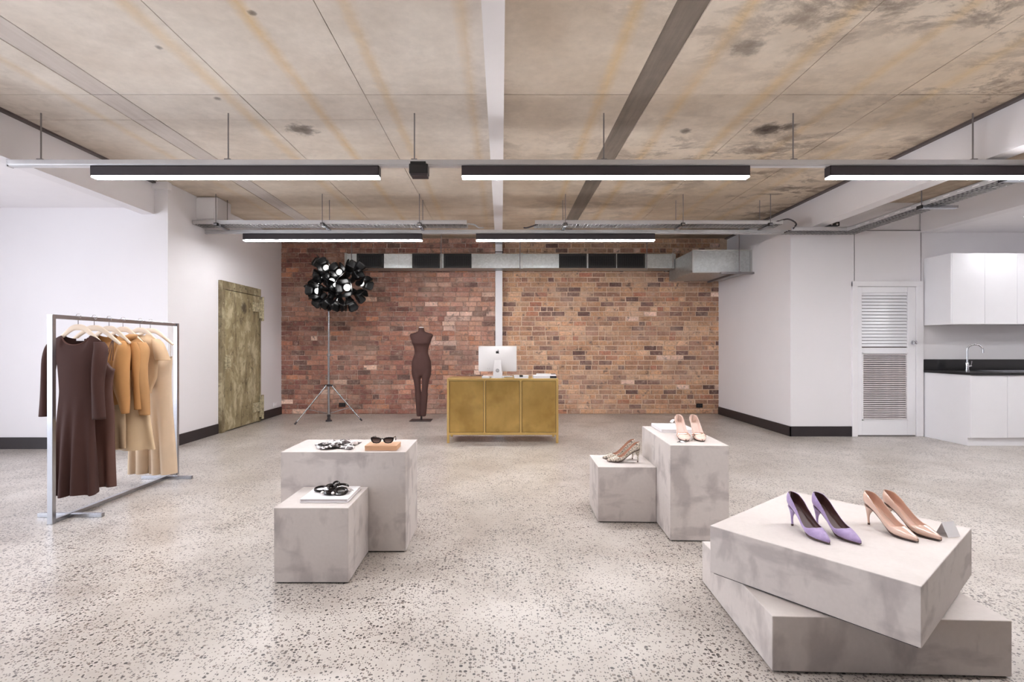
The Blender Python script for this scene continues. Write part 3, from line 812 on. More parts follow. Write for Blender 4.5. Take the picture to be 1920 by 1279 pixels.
tray((LX + .002, TY, TZ), tx(875, TY) - LX, 0, 'wire cable tray crossing the left half above the farther rail', rods=(.32, 1.72, 3.0))
tray((tx(1003, TY), TY, TZ), tx(1468, TY) - tx(1003, TY), 0, 'wire cable tray crossing the right half above the farther rail', rods=(.4, 1.95, 3.1))
tray((3.82, TY - .02, 2.775), .98, 0, 'short cable tray link under the right beam end')
tray((4.54, 4.43, 2.765), 2.22, R(90), 'slotted cable tray running toward the viewer beside the right beam', depth=-.23, slots=True, rods=())
t_side = [o for o in bpy.data.objects if o.name.startswith('cable_tray') and o.parent is None][-1]
for yy in (4.55, 5.45):
    b = MB().box(yy - .03 - 4.43, yy + .03 - 4.43, -.35, .04, -.03, -.002).build('strut', 'satinsteel', t_side)
    MB().box(yy - .032 - 4.43, yy + .032 - 4.43, .03, .05, -.035, .0).build('strut_end', 'black', b)
    MB().tube([(yy - 4.43, .02, -.02), (yy - 4.43, .02, CZ - 2.765)], .006, 8).build('hanger_rod', 'steel_rod', t_side, sm=True)
def cable(name, pts, r, mat, label):
    o = pts[0]
    return tag(MB().tube([tuple(p[i] - o[i] for i in range(3)) for p in catmull(pts, 24)], r, 6).build(name, mat, None, o, sm=True), label, 'cable')
cable('loose_cable', [(-.50, 6.75, 2.89), (-.36, 6.73, 2.87), (-.30, 6.72, 2.83), (-.24, 6.75, 2.835)], .011, 'zincwire', 'loose cable end drooping from the left cable tray')
cable('loose_cable', [(.50, 6.72, 2.88), (.42, 6.72, 2.85), (.34, 6.74, 2.83), (.30, 6.76, 2.835)], .011, 'lumbody', 'loose cable end drooping from the right cable tray beside middle beam')
cable('loose_cable', [(3.62, 6.70, 2.90), (3.78, 6.68, 2.93), (3.88, 6.67, 2.87), (3.84, 6.67, 2.80)], .010, 'lumbody', 'dark cable looping down between trays at the right beam')
tb = thing('emergency_spot', 'small black twin spotlight box above the cable tray corner', 'spotlight', (tx(1560, 6.85), 6.85, 2.895))
MB().box(-.085, .085, -.03, .03, -.02, .035).build('case', 'black', tb, bevel=.004)
for x in (-.03, .045): MB().lathe([(.016, -.03), (.016, -.04), (.004, -.041)], 14, (x, 0, .004), 'y').build('lamp', 'chrome', tb, sm=True)
bx = thing('service_box', 'white boxed duct stub high on the left wall', 'duct box', (LX, 6.78, 2.94))
MB().box(.002, .28, 0, .34, 0, .31).build('casing', 'white', bx, bevel=.003)
MB().box(.002, .24, -.006, 0, .02, .29).build('front_cover', 'white_trim', bx)

# ------------------------------------------------------------------ air duct
ad = thing('air_duct', 'galvanised rectangular air duct across the brick wall with black grilles', 'air duct', (0, 9.0, 2.645))
MB().box(-2.78, 3.10, 0, .36, 0, .255).build('duct_body', 'galv', ad, bevel=.002)
MB().box(3.08, RX - .0, -.84, .30, -.197, .155).build('plenum', 'galv', ad, bevel=.003)
for x in (-2.78, -.30 + 3.5 - 3.1 + 2.9 - 2.65, 3.03):
    MB().box(x, x + .03, -.02, .37, -.012, .267).build('flange', 'galv_lip', ad)
MB().box(3.07, RX, -.86, -.84, .145, .165).build('plenum_flange', 'galv_lip', ad)
MB().box(3.07, RX, -.86, -.84, -.207, -.187).build('plenum_flange', 'galv_lip', ad)
MB().box(3.07, 3.09, -.86, -.84, -.2, .16).build('plenum_flange', 'galv_lip', ad)
MB().box(RX - .03, RX, -.862, -.84, -.2, .16).build('plenum_flange', 'galv_lip', ad)
for a in (-2.12, -1.83, -1.57, .28, .55):
    MB().box(a, a + .008, -.004, 0, 0, .255).build('seam', 'galv_lip', ad)
g0 = None
for px0, px1 in ((669, 720), (773, 825), (832, 884), (1048, 1100), (1103, 1155), (1157, 1209)):
    a, b = tx(px0, 9.0), tx(px1, 9.0)
    g = MB().box(a, b, -.012, 0, 0, .03).box(a, b, -.012, 0, .225, .255).box(a, a + .025, -.012, 0, .03, .225).box(b - .025, b, -.012, 0, .03, .225).build('grille', 'grille', ad)
    MB().box(a + .02, b - .02, -.003, -.001, .02, .235).build('grille_void', 'grille_back', g)
    m = MB()
    for i in range(14): m.box(a + .025, b - .025, -.010, -.004, .032 + i * .0140, .037 + i * .0140)
    for i in range(12):
        x = a + .03 + i * (b - a - .06) / 11; m.box(x - .002, x + .002, -.012, -.006, .03, .225)
    m.build('grille_bars', 'grille', g, kind='stuff')
for px in (659, 827, 975, 1213):
    MB().tube([(tx(px, 8.97), -.03, -.03), (tx(px, 8.97), -.03, CZ - 2.645)], .007, 8).build('hanger_rod', 'steel_rod', ad, sm=True)
MB().tube([(tx(1386, 8.1), -.9, -.21), (tx(1386, 8.1), -.9, CZ - 2.645)], .008, 8).build('hanger_rod', 'steel_rod', ad, sm=True)
MB().box(3.5, RX, -.93, -.87, -.235, -.205).box(3.78, 3.82, -.93, .3, -.225, -.198).build('support_channel', 'steel_rod', ad)

# power points
def socket(loc, face, mat, label):
    t = thing('power_point', label, 'power point', loc)
    if face == '-y':
        MB().box(-.06, .06, -.012, 0, -.035, .04).build('plate', mat, t, bevel=.003)
        for q in (-.035, .012): MB().box(q, q + .023, -.015, -.012, -.01, .02).build('switch', 'lumbody', t)
    else:
        MB().box(0, .012, -.06, .06, -.035, .04).build('plate', mat, t, bevel=.003)
        for q in (-.035, .012): MB().box(.012, .015, q, q + .023, -.01, .02).build('switch', 'paper', t)
socket((tx(642, 9.39), 9.385, .17), '-y', 'black', 'black power point in the bricks beside the tripod lamp')
socket((tx(1311, 9.39), 9.385, .155), '-y', 'black', 'black power point low in the bricks at the right end')
socket((LX, 9.12, .205), '+x', 'white_gloss', 'white power point on the left wall beside the brick corner')

# ------------------------------------------------------------------ plinths
def plinth(name, x, y, w, dpt, z0, h, rz, label):
    o = tag(MB().box(0, w, 0, dpt, .007, h).build(name, 'plinth', None, (x, y, z0), rz, bevel=.003), label, 'plinth')
    MB().box(.012, w - .012, .012, dpt - .012, 0, .008).build('recessed_foot', 'base_black', o)
    return o
plinth('display_plinth', -1.34, 3.076, .76, .418, 0, .61, 0, 'wide grey cement plinth holding the sunglasses box')
plinth('display_plinth', -1.199, 2.669, .393, .403, 0, .40, 0, 'small grey cement cube plinth in front of the wider left one')
plinth('display_plinth', 1.084, 3.25, .370, .782, 0, .617, R(-2.6), 'tall narrow grey cement plinth carrying blush pumps')
plinth('display_plinth', .686, 3.598, .412, .405, 0, .395, R(-1.6), 'low grey cement cube plinth carrying snake print pumps')
plinth('display_slab', 1.037, 1.94, .885, .75, 0, .218, R(-2.2), 'lower grey cement slab lying flat on the floor at right')
plinth('display_slab', 1.424, 1.717, .88, .755, .2185, .218, R(39.0), 'upper grey cement slab turned askew on the lower one')

# ------------------------------------------------------------------ shoes
ZS = [(-.006, .098), (.0, .094), (.03, .088), (.06, .072), (.09, .048), (.12, .024), (.145, .010), (.165, .005), (.2, .004), (.235, .006), (.26, .008)]
def make_pump(name, label, loc, rz, up, inner, sole, toe='point', band=None, group=None, k=1.0, heelmat=None):
    t = thing(name, label, 'shoe', loc, rz, group)
    L = .245
    if toe == 'point':
        WT = [(.0, .0), (.003, .012), (.010, .021), (.025, .0275), (.05, .0285), (.085, .028), (.12, .033), (.15, .0375), (.17, .0365), (.19, .031), (.21, .0225), (.228, .0135), (.24, .006), (.245, .002)]
    else:
        WT = [(.0, .0), (.003, .012), (.010, .021), (.025, .0275), (.05, .0285), (.085, .029), (.12, .034), (.15, .0385), (.17, .0385), (.19, .0365), (.21, .032), (.225, .025), (.238, .014), (.245, .003)]
    HT = [(.0, .062), (.05, .066), (.09, .062), (.13, .050), (.16, .043), (.19, .034), (.21, .027), (.23, .020), (.245, .012)]
    TH = [(.0, 2.6), (.02, 2.5), (.05, 2.12), (.08, 1.90), (.11, 1.80), (.135, 1.82), (.150, 1.95), (.160, 2.18), (.166, 2.5), (.170, 2.9), (.172, math.pi), (.245, math.pi)]
    xs = sorted(set([i * L / 48 for i in range(49)] + [.0015, .004, .007, .163, .1655, .1675, .169, .1705, .1715, .172, .174]))
    xs[0] = .0004
    NJ = 24
    def sec(x, th, inset=0.0):
        w = interp(WT, x)[0] * 1.07 - inset; h = interp(HT, x)[0]; z = interp(ZS, x)[0]
        sn, cs = math.sin(th), math.cos(th)
        yy = w * math.copysign(abs(sn) ** .7, sn) * (1.0 if abs(th) < 1.7 else 1.0)
        # heel counter leans in towards the topline
        lean = -.010 * max(0, 1 - x / .05) * ((1 - cs) / 2) ** 2 * 0
        zz = z + h * (1 - math.copysign(abs(cs) ** .9, cs)) / 2
        return (x + lean, yy, zz)
    grid = []
    for x in xs:
        tm = interp(TH, x)[0]
        grid.append([sec(x, -tm + 2 * tm * j / NJ) for j in range(NJ + 1)])
    ob = MB().sheet(grid).build('upper', up, t, sm=True, solid=.0022, mat2=inner, weld=True, angle=75)
    # insole
    g = []
    for i in range(37):
        x = .006 + i * .0052
        w = max(.002, interp(WT, x)[0] - .004); z = interp(ZS, x)[0] + .0045
        g.append([(x, w * q * (1 if abs(q) < 1 else .97), z + .004 * q * q) for q in (-1, -.6, 0, .6, 1)])
    MB().sheet(g).build('insole', inner, t, sm=True, solid=.001)
    # sole
    rr = []
    for i in range(41):
        x = .004 + i * (L - .002) / 40
        if x > L: x = L
        w = max(.0015, interp(WT, x)[0] * (.62 + .22 * smooth(.10, .16, x))); z = interp(ZS, x)[0]
        rr.append([(x, -w, max(0, z - .002)), (x, w, max(0, z - .002)), (x, w, z + .004), (x, -w, z + .004)])
    MB().rings(rr).build('sole', sole, t, sm=True, angle=50)
    # stiletto heel
    rr = []
    for i in range(15):
        f = i / 14
        z = .085 - f * .077
        a = .0205 * (1 - f) ** 3.0 + .0045; b = .020 * (1 - f) ** 3.2 + .0042
        xb = .0035 + .010 * f ** .8           # rear line
        cx = xb + a
        lift = .010 * (1 - f) ** 3
        rr.append([(cx + a * math.cos(q), b * math.sin(q), z - lift * math.cos(q)) for q in [j * math.pi / 8 for j in range(16)]])
    MB().rings(rr).build('heel', heelmat or up, t, sm=True, angle=60)
    MB().lathe([(.0048, 0), (.0050, .008)], 12, (.0135 + .0048, 0, 0)).build('heel_tip', sole, t, sm=True)
    if band:
        g = []
        for x in (.163, .167, .173, .179, .183):
            lift = .0022 + .002 * (1 - abs(x - .173) / .01)
            row = []
            for j in range(13):
                th = 1.25 + (2 * math.pi - 2.5) * j / 12
                th = th if th <= math.pi else th - 2 * math.pi
                p = sec(x, th)
                row.append((p[0], p[1] * (1 + lift / .036), p[2] + lift))
            g.append(row)
        MB().sheet(g).build('metal_band', 'rosegold', t, sm=True, solid=.0015)
        if band == 2:
            c = sec(.177, -2.1)
            m = MB()
            for a in range(5):
                q = a * 2 * math.pi / 5
                m.lathe([(.001, -.003), (.006, -.001), (.005, .004), (.001, .005)], 8, (c[0] + .002 + .007 * math.cos(q), c[1] - .003 + .007 * math.sin(q), c[2] + .004))
            m.build('jewelled_flower', 'rosegold', t, sm=True)
    return t
ZU = .2185 + .218 + .001
def place_shoe(toe, heading, L=.245):
    # toe tip world xy, heading (radians) the toe points to -> root location
    return (toe[0] - L * math.cos(heading), toe[1] - L * math.sin(heading))
def pair(items, z, **kw):
    for toe, hd, label, extra in items:
        x, y = place_shoe(toe, R(hd))
        make_pump('high_heel_pump', label, (x, y, z), R(hd), **{**kw, **extra})
pair([((1.345, 2.075), -84, 'lilac suede pointed pump farther from the nude pair', {}),
      ((1.470, 2.070), -80, 'lilac suede pointed pump nearer to the nude pair', {})], ZU, up='lilac', inner='brown_inner', sole='solebrown', group='lilac pumps')
pair([((1.722, 2.092), -79, 'glossy nude patent pointed pump nearer to the lilac pair', {}),
      ((1.832, 2.108), -76, 'glossy nude patent pointed pump beside the tent card', {})], ZU, up='nude', inner='nude_inner', sole='solebrown', group='nude pumps')
pair([((.782, 3.755), 178, 'snake print pump nearest the front edge of the low plinth', {}),
      ((.770, 3.848), 181, 'snake print pump behind its twin on the low plinth', {})], .396, up='snake', inner='snake_inner', sole='solebrown', group='snake print pumps')
pair([((1.226, 3.362), -97, 'blush pump with plain rose gold band on the tall plinth', {'band': 1}),
      ((1.332, 3.356), -90 - 6, 'blush pump with rose gold flower on the tall plinth', {'band': 2})], .618, up='blush', inner='blush_inner', sole='solebrown', toe='round', group='blush pumps')

# tent card, books, tags
tc = thing('tent_card', 'small folded white price card beside the nude pumps', 'card', (1.925, 2.185, ZU), R(14))
MB().add([(-.034, -.026, 0), (.034, -.026, 0), (.034, 0, .058), (-.034, 0, .058)], [(0, 1, 2, 3)]).build('front_face', 'paper', tc, solid=.0012)
MB().add([(-.034, .026, 0), (.034, .026, 0), (.034, 0, .058), (-.034, 0, .058)], [(3, 2, 1, 0)]).build('back_face', 'paper', tc, solid=.0012)
def book(loc, w, dpt, h, rz, label, cover='paper', name='book', cat='book', group=None):
    t = thing(name, label, cat, loc, rz, group)
    MB().box(0, w, 0, dpt, h - .004, h).build('front_cover', cover, t, bevel=.001)
    MB().box(0, w, 0, dpt, 0, .004).build('back_cover', cover, t, bevel=.001)
    MB().box(.003, w - .003, .003, dpt - .003, .004, h - .004).build('pages', 'pages', t)
    MB().box(0, .003, 0, dpt, .002, h - .002).build('spine', cover, t)
    return t
book((1.178, 3.725, .618), .24, .30, .024, R(-2.6), 'white book lying behind the blush pumps')
book((-1.095, 2.755, .401), .258, .255, .020, 0, 'white book under the black ring jewellery')
tg = thing('paper_curl', 'small curled white card standing on the white book', 'card', (1.335, 3.90, .643))
MB().sheet([[(.03 * math.cos(a) * .9, y, .022 + .022 * math.sin(a)) for y in (-.03, 0, .03)] for a in [R(q) for q in range(-60, 200, 20)]]).build('card_sheet', 'paper', tg, sm=True, solid=.001)
st = thing('price_tag', 'tiny dark folded tag beside the toe of a blush pump', 'tag', (1.182, 3.335, .618), R(-12))
MB().sheet([[(x, 0, .013 * (1 - (x / .024) ** 2)), (x + .003, .018, .001)] for x in [-.024 + .006 * i for i in range(9)]]).build('dark_side', 'lumbody', st, sm=True, solid=.0008)
MB().sheet([[(x + .004, -.001, .013 * (1 - (x / .024) ** 2)), (x + .012, -.010, .0)] for x in [-.010 + .006 * i for i in range(6)]]).build('pale_side', 'paper', st, sm=True, solid=.0008)

# ------------------------------------------------------------------ accessories on the left plinths
bxp = thing('sunglasses_box', 'flat peach coloured box under the black sunglasses', 'box', (-.838, 3.11, .611))
MB().box(0, .194, 0, .135, 0, .016).build('base_tray', 'peach', bxp, bevel=.001)
MB().box(-.0008, .1948, -.0008, .1358, .0165, .030).build('lid', 'peach', bxp, bevel=.001)
sg = thing('sunglasses', 'black cat-eye sunglasses with brown lenses on the peach box', 'sunglasses', (-.740, 3.150, .642))
def eye(cx, sgn, sc=1.0):
    pts = [(-.031, .004), (-.027, .014), (-.014, .019), (.004, .021), (.020, .021), (.034, .020), (.036, .012), (.031, -.004), (.020, -.015), (.0, -.018), (-.016, -.016), (-.027, -.007)]
    return [(cx + sgn * x * sc, .024 + z * sc) for x, z in pts]
for sgn in (-1, 1):
    cx = sgn * .036
    out = eye(cx, sgn); inn = eye(cx, sgn, .74)
    n = len(out)
    m = MB()
    vs = [(x, -.004, z) for x, z in out] + [(x, -.004, z) for x, z in inn] + [(x, .003, z) for x, z in out] + [(x, .003, z) for x, z in inn]
    fs = []
    for i in range(n):
        j = (i + 1) % n
        fs += [(i, j, n + j, n + i), (2 * n + i, 3 * n + i, 3 * n + j, 2 * n + j), (i, 2 * n + i, 2 * n + j, j), (n + i, n + j, 3 * n + j, 3 * n + i)]
    rm = m.add(vs, fs).build('rim', 'acetate', sg, bevel=.001)
    MB().prism(inn, -.001, .001).build('lens', 'sunlens', sg)
    MB().tube([(sgn * .068, 0, .040), (sgn * .069, .05, .038), (sgn * .064, .09, .034), (sgn * .060, .115, .012), (sgn * .058, .12, .005)], [.004, .0035, .003, .003, .003], 6).build('temple', 'acetate', sg, sm=True)
MB().tube([(-.008, -.001, .033), (0, -.003, .036), (.008, -.001, .033)], .0035, 8).build('bridge', 'acetate', sg, sm=True)

sc = thing('silk_scarf', 'crumpled black and white print scarf on the wide plinth', 'scarf', (-1.058, 3.26, .612))
g = []
for i in range(41):
    u = -1 + 2 * i / 40; row = []
    for j in range(27):
        v = -1 + 2 * j / 26
        rr_ = math.sqrt(u * u * .9 + v * v)
        edge = 1 - .12 * math.sin(5 * math.atan2(v, u) + 1) 
        h = .036 * max(0, 1 - (rr_ / 1.25) ** 2) * (.65 + .35 * math.sin(5.1 * u + 2.3 * v) * math.cos(4.0 * v - 2 * u + .7)) + .006 * abs(math.sin(9 * u - 4 * v))
        row.append((u * .118 * edge + .006 * math.sin(6 * v), v * .115 * edge + .008 * math.sin(5 * u), max(.0015, h * (1 - .75 * smooth(.85, 1.3, rr_)))))
    g.append(row)
MB().sheet(g).build('scarf_cloth', 'scarf', sc, sm=True, solid=.001, angle=180)
m = MB()
for a, rr_, cx, cy in ((0.3, .024, -.055, -.07), (1.2, .018, .035, -.055)):
    m.tube([(cx + rr_ * 1.6 * math.cos(q), cy + rr_ * math.sin(q), .021) for q in [i * 2 * math.pi / 20 for i in range(21)]], .005, 6)
m.build('black_rings', 'acetate', sc, sm=True)
MB().lathe([(.001, 0), (.016, .002), (.022, .012), (.018, .024), (.001, .03)], 16, (.108, .03, .0)).build('glass_bead', 'pearlsilk', sc, sm=True)

jw = thing('ring_necklace', 'tangled black ring necklace with white satin on white book', 'necklace', (-.955, 2.885, .4225))
def ringtube(cx, cy, cz, rx, ry, tilt, r):
    return [(cx + rx * math.cos(q), cy + ry * math.sin(q), cz + tilt * math.sin(q) * ry) for q in [i * 2 * math.pi / 24 for i in range(25)]]
for cx, cy, cz, rx, ry, ti, r in ((-.075, .012, .014, .034, .026, .25, .007), (.052, -.038, .014, .032, .026, .45, .0095), (-.028, .02, .020, .022, .020, .5, .008),
                                 (.0, -.05, .011, .030, .016, .1, .010), (.028, .038, .020, .040, .022, .3, .008), (-.01, .0, .026, .020, .024, .2, .009), (-.004, .05, .022, .02, .02, .9, .006)):
    MB().tube(ringtube(cx, cy, cz, rx, ry, ti, r), r, 8, cap=False).build('ring', 'acetate', jw, sm=True)
for x0, y0, x1, y1 in ((-.0, .005, .11, .012), (.01, -.015, .105, -.012), (-.06, .0, .0, -.045)):
    MB().tube(catmull([(x0, y0, .014), ((x0 + x1) / 2, (y0 + y1) / 2 + .01, .020), (x1, y1, .005)], 10), [.004, .008, .010, .011, .011, .010, .009, .007, .004, .002], 8).build('satin_strip', 'pearlsilk', jw, sm=True)
for x, y in ((-.045, -.055), (.018, -.068), (-.052, .03), (-.005, .022)):
    MB().lathe([(.001, 0), (.008, .003), (.010, .009), (.006, .015), (.001, .017)], 10, (x, y, .004)).build('pearl_bead', 'pearlsilk', jw, sm=True)

# ------------------------------------------------------------------ brass desk
DW0, DW1, DYF, DD, DH = -.704, .739, 6.56, .50, .836
dk = thing('brass_counter', 'brass clad counter with three panels on short legs', 'counter', ((DW0 + DW1) / 2, DYF, 0))
hw = (DW1 - DW0) / 2
for x in (-hw, hw - .03):
    MB().box(x, x + .03, 0, .03, 0, DH - .03).build('leg', 'brass_frame', dk, bevel=.002)
    MB().box(x, x + .03, DD - .03, DD, 0, DH - .03).build('leg', 'brass_frame', dk, bevel=.002)
MB().box(-hw, hw, 0, DD, DH - .03, DH).build('top', 'brass_frame', dk, bevel=.002)
MB().box(-hw + .03, hw - .03, 0, .03, .105, .135).build('bottom_rail', 'brass_frame', dk, bevel=.002)
MB().box(-hw + .03, hw - .03, .03, DD, .105, .12).build('bottom_shelf', 'brass', dk)
pw = (2 * hw - .06 - .05) / 3
for i in range(3):
    a = -hw + .03 + i * (pw + .025)
    if i: MB().box(a - .025, a, 0, .03, .135, DH - .03).build('divider', 'brass_frame', dk, bevel=.002)
    MB().box(a + .005, a + pw - .005, .012, .020, .140, DH - .035).build('front_panel', 'brass', dk, bevel=.001)
    MB().box(a, a + pw, .024, .028, .135, DH - .03).build('panel_gap_shade', 'metal_and_shade', dk)  # dark sheet painting the shade line around each front panel
for x in (-hw, hw - .012):
    MB().box(x + .004, x + .008, .03, DD - .03, .12, DH - .03).build('side_panel', 'brass', dk)

# monitor seen from behind
mo = thing('desktop_computer', 'silver desktop computer seen from behind on the brass counter', 'computer', (tx(933, 6.78), 6.72, DH))
W2, H0, H1 = .253, .085, .42
g = []
for i in range(13):
    v = i / 12; z = H0 + (H1 - H0) * v; row = []
    for j in range(21):
        u = -1 + 2 * j / 20
        bulge = .045 * (1 - abs(u) ** 2.2) * (1 - abs(2 * v - 1) ** 2.4)
        row.append((W2 * u, -bulge, z))
    g.append(row)
MB().sheet(g).build('rear_shell', 'silver', mo, sm=True)
MB().box(-W2, W2, 0, .008, H0, H1).build('screen_edge', 'silver', mo, bevel=.003)
MB().box(-W2 + .012, W2 - .012, .008, .009, H0 + .05, H1 - .012).build('screen', 'black', mo)
st2 = MB().add([(-.062, -.075, .006), (.062, -.075, .006), (.044, -.045, .235), (-.044, -.045, .235), (-.062, -.067, .006), (.062, -.067, .006), (.044, -.036, .235), (-.044, -.036, .235)],
               [(0, 1, 2, 3), (5, 4, 7, 6), (0, 4, 5, 1), (3, 2, 6, 7), (0, 3, 7, 4), (1, 5, 6, 2)]).build('stand', 'silver', mo, bevel=.003)
tor = MB()
tor.tube([(.020 * math.cos(q), -.071 + .0085 * (math.sin(q) * .02) / .02 * .27, .10 + .020 * math.sin(q)) for q in [i * 2 * math.pi / 20 for i in range(21)]], .003, 6, cap=False)
tor.build('cable_hole_ring', 'steel_rod', st2, sm=True)
MB().lathe([(.017, 0), (.001, -.001)], 16, (0, -.0695, .10), 'y').build('cable_hole', 'alu', st2)
MB().box(-.085, .085, -.08, .08, 0, .006).build('foot', 'silver', mo, bevel=.003)
ap = [(-.000, .0150), (.006, .0185), (.0125, .0180), (.0165, .0145), (.0125, .0100), (.0115, .0040), (.0135, -.0015), (.0175, -.0045), (.0150, -.0115), (.0100, -.0180), (.0060, -.0200), (.0, -.0180), (-.0060, -.0200), (-.0100, -.0180), (-.0160, -.0090), (-.0180, .0010), (-.0165, .0110), (-.0120, .0165), (-.0070, .0185)]
MB().prism([(x * 1.25, z * 1.15 + .335) for x, z in ap], -.0388, -.028).build('logo', 'black', mo)
MB().prism([(x * 1.25, z * 1.15 + .335) for x, z in ((.0, .0215), (.0010, .0275), (.0055, .0325), (.0085, .0335), (.0075, .0270), (.0040, .0225))], -.0388, -.028).build('logo_leaf', 'black', mo)
MB().lathe([(.003, 0), (.001, -.001)], 8, (-.13, -.0225, H0 + .04), 'y').lathe([(.003, 0), (.001, -.001)], 8, (-.105, -.025, H0 + .04), 'y').build('ports', 'lumbody', mo)
# things on the desk
kb = thing('keyboard', 'slim white keyboard lying behind the computer stand', 'keyboard', (tx(912, 6.85), 6.90, DH))
MB().box(-.06, .36, -.05, .05, 0, .010).build('keyboard_body', 'silver', kb, bevel=.003)
for rr_ in range(3):
    m = MB()
    for c in range(18): m.box(-.05 + c * .0225, -.031 + c * .0225, -.040 + rr_ * .028, -.018 + rr_ * .028, .010, .013)
    m.build('key_row', 'paper', kb)
cs = thing('phone_dock', 'small pale dock beside the computer on the brass counter', 'dock', (tx(910, 6.68), 6.66, DH))
MB().box(-.045, .055, -.03, .04, 0, .022).build('dock_body', 'silver', cs, bevel=.005)
MB().box(-.03, .04, -.005, .012, .022, .030).build('dock_slot', 'paper', cs, bevel=.003)
bk2 = book((tx(964, 6.66), 6.62, DH), .185, .13, .016, 0, 'thin white booklet, lower of two, beside the computer', name='booklet')
bk3 = book((tx(964, 6.66), 6.625, DH + .0165), .19, .12, .018, R(1), 'thin white booklet, upper of two, tied with black ribbon', name='booklet')
tag(MB().box(-.022, .022, -.004, .124, -.0005, .0205).build('ribbon', 'black', None, (tx(977, 6.66), 6.625, DH + .017)), 'black ribbon wrapped around the upper white booklet', 'ribbon')
b4 = book((tx(1000, 6.64), 6.60, DH), .30, .20, .034, 0, 'thick white book at the bottom of the counter stack', name='book')
MB().box(.215, .299, -.001, .001, .003, .031).build('black_cover_panel', 'black', b4)
b5 = book((tx(1006, 6.66), 6.62, DH + .0345), .25, .17, .018, R(-2), 'thin white book on top of the counter stack', name='book')
MB().box(.19, .25, 0, .17, .0175, .0185).build('dark_corner', 'lumbody', b5)

# ------------------------------------------------------------------ dress form
mq = thing('dress_form', 'headless brown dress form in a jumpsuit against the bricks', 'dress form', (tx(790, 8.6), 8.6, 0))
def ell(cx, cy, z, rx, ry, n=28, p=1.0):
    return [(cx + rx * math.copysign(abs(math.cos(a)) ** p, math.cos(a)), cy + ry * math.copysign(abs(math.sin(a)) ** p, math.sin(a)), z) for a in [2 * math.pi * j / n for j in range(n)]]
tor = [(1.572, 0, .049, .050), (1.54, 0, .050, .052), (1.505, .004, .062, .058), (1.485, .008, .115, .066), (1.468, .010, .178, .072), (1.44, .010, .200, .080), (1.40, .004, .186, .090), (1.36, -.004, .170, .102),
       (1.31, -.020, .154, .116), (1.26, -.006, .134, .098), (1.20, 0, .120, .086), (1.14, 0, .116, .082), (1.08, .002, .134, .092), (1.01, .006, .157, .104), (.94, .010, .169, .112), (.87, .012, .167, .112), (.80, .008, .150, .094), (.765, .004, .120, .075), (.74, .002, .07, .05)]
body = MB().rings([ell(0, cy, z, rx, ry) for z, cy, rx, ry in catmull(tor, 60)])
for sg_ in (-1, 1):
    leg = [(.86, .085, .010, .086, .090), (.76, .078, .006, .082, .084), (.71, .075, .004, .068, .076), (.66, .070, .002, .060, .072), (.55, .062, .0, .0515, .062), (.49, .057, 0, .050, .058), (.44, .054, 0, .056, .056), (.36, .050, .002, .055, .054), (.25, .045, .004, .050, .052), (.15, .042, .004, .046, .046), (.068, .039, .002, .040, .042)]
    body.rings([ell(sg_ * cx, cy, z, rx, ry, 20) for z, cx, cy, rx, ry in catmull(leg, 34)])
bo = body.build('jersey_body', 'mannequin', mq, sm=True, angle=180)
rmod = bo.modifiers.new('remesh', 'REMESH'); rmod.mode = 'VOXEL'; rmod.voxel_size = .009; rmod.use_smooth_shade = True
smod = bo.modifiers.new('smooth', 'SMOOTH'); smod.factor = .5; smod.iterations = 10
MB().lathe([(.040, 1.566), (.042, 1.578), (.034, 1.584), (.001, 1.586)], 18).build('neck_cap', 'paper', mq, sm=True)
MB().lathe([(.016, .008), (.016, .075), (.022, .078), (.022, .12)], 12).build('support_pole', 'base_black', mq, sm=True)
MB().box(-.18, .18, -.155, .12, 0, .008).build('base_plate', 'base_black', mq, bevel=.002)

# ------------------------------------------------------------------ tripod lamp
LY = 8.48; LXp = tx(616.5, LY)
tl = thing('tripod_lamp', 'cluster of black shuttered spotlights on a silver tripod', 'floor lamp', (LXp, LY, 0))
MB().tube([(0, 0, .06), (0, 0, 1.13)], .019, 14).build('lower_pole', 'satinsteel', tl, sm=True)
MB().tube([(0, 0, 1.10), (0, 0, 2.25)], .015, 14).build('upper_pole', 'satinsteel', tl, sm=True)
MB().lathe([(.026, 1.08), (.028, 1.09), (.028, 1.13), (.022, 1.14)], 14).box(.02, .075, -.008, .008, 1.10, 1.115).build('clamp_collar', 'steel_rod', tl, sm=True)
MB().lathe([(.03, .585), (.032, .60), (.03, .62)], 14).box(-.065, .065, -.02, .02, .588, .612).build('leg_collar', 'base_black', tl, sm=True)
MB().lathe([(.055, 0), (.05, .02), (.03, .03), (.022, .07), (.028, .075), (.028, .11), (.02, .115)], 14).build('centre_foot', 'base_black', tl, sm=True)
for fx, fy in ((-.40, -.42), (.56, -.02), (-.15, .42)):
    e = Vector((fx, fy, .012)); s0 = Vector((fx, fy, 0)).normalized() * .045 + Vector((0, 0, .60))
    l = MB().tube([s0, e], .011, 10).build('leg', 'satinsteel', tl, sm=True)
    MB().tube([e + (s0 - e).normalized() * .05, e], .014, 10).build('rubber_foot', 'base_black', l, sm=True)
    b0 = s0 + (e - s0) * .62
    MB().tube([b0, (fx * .06, fy * .06, .14)], .006, 8).build('brace', 'satinsteel', tl, sm=True)
PXM = 1 / 11.12 / (F / LY)
CX, CZL = (637.0 - 616.5) / F * LY, 1.25 + (650 - 531) / F * LY
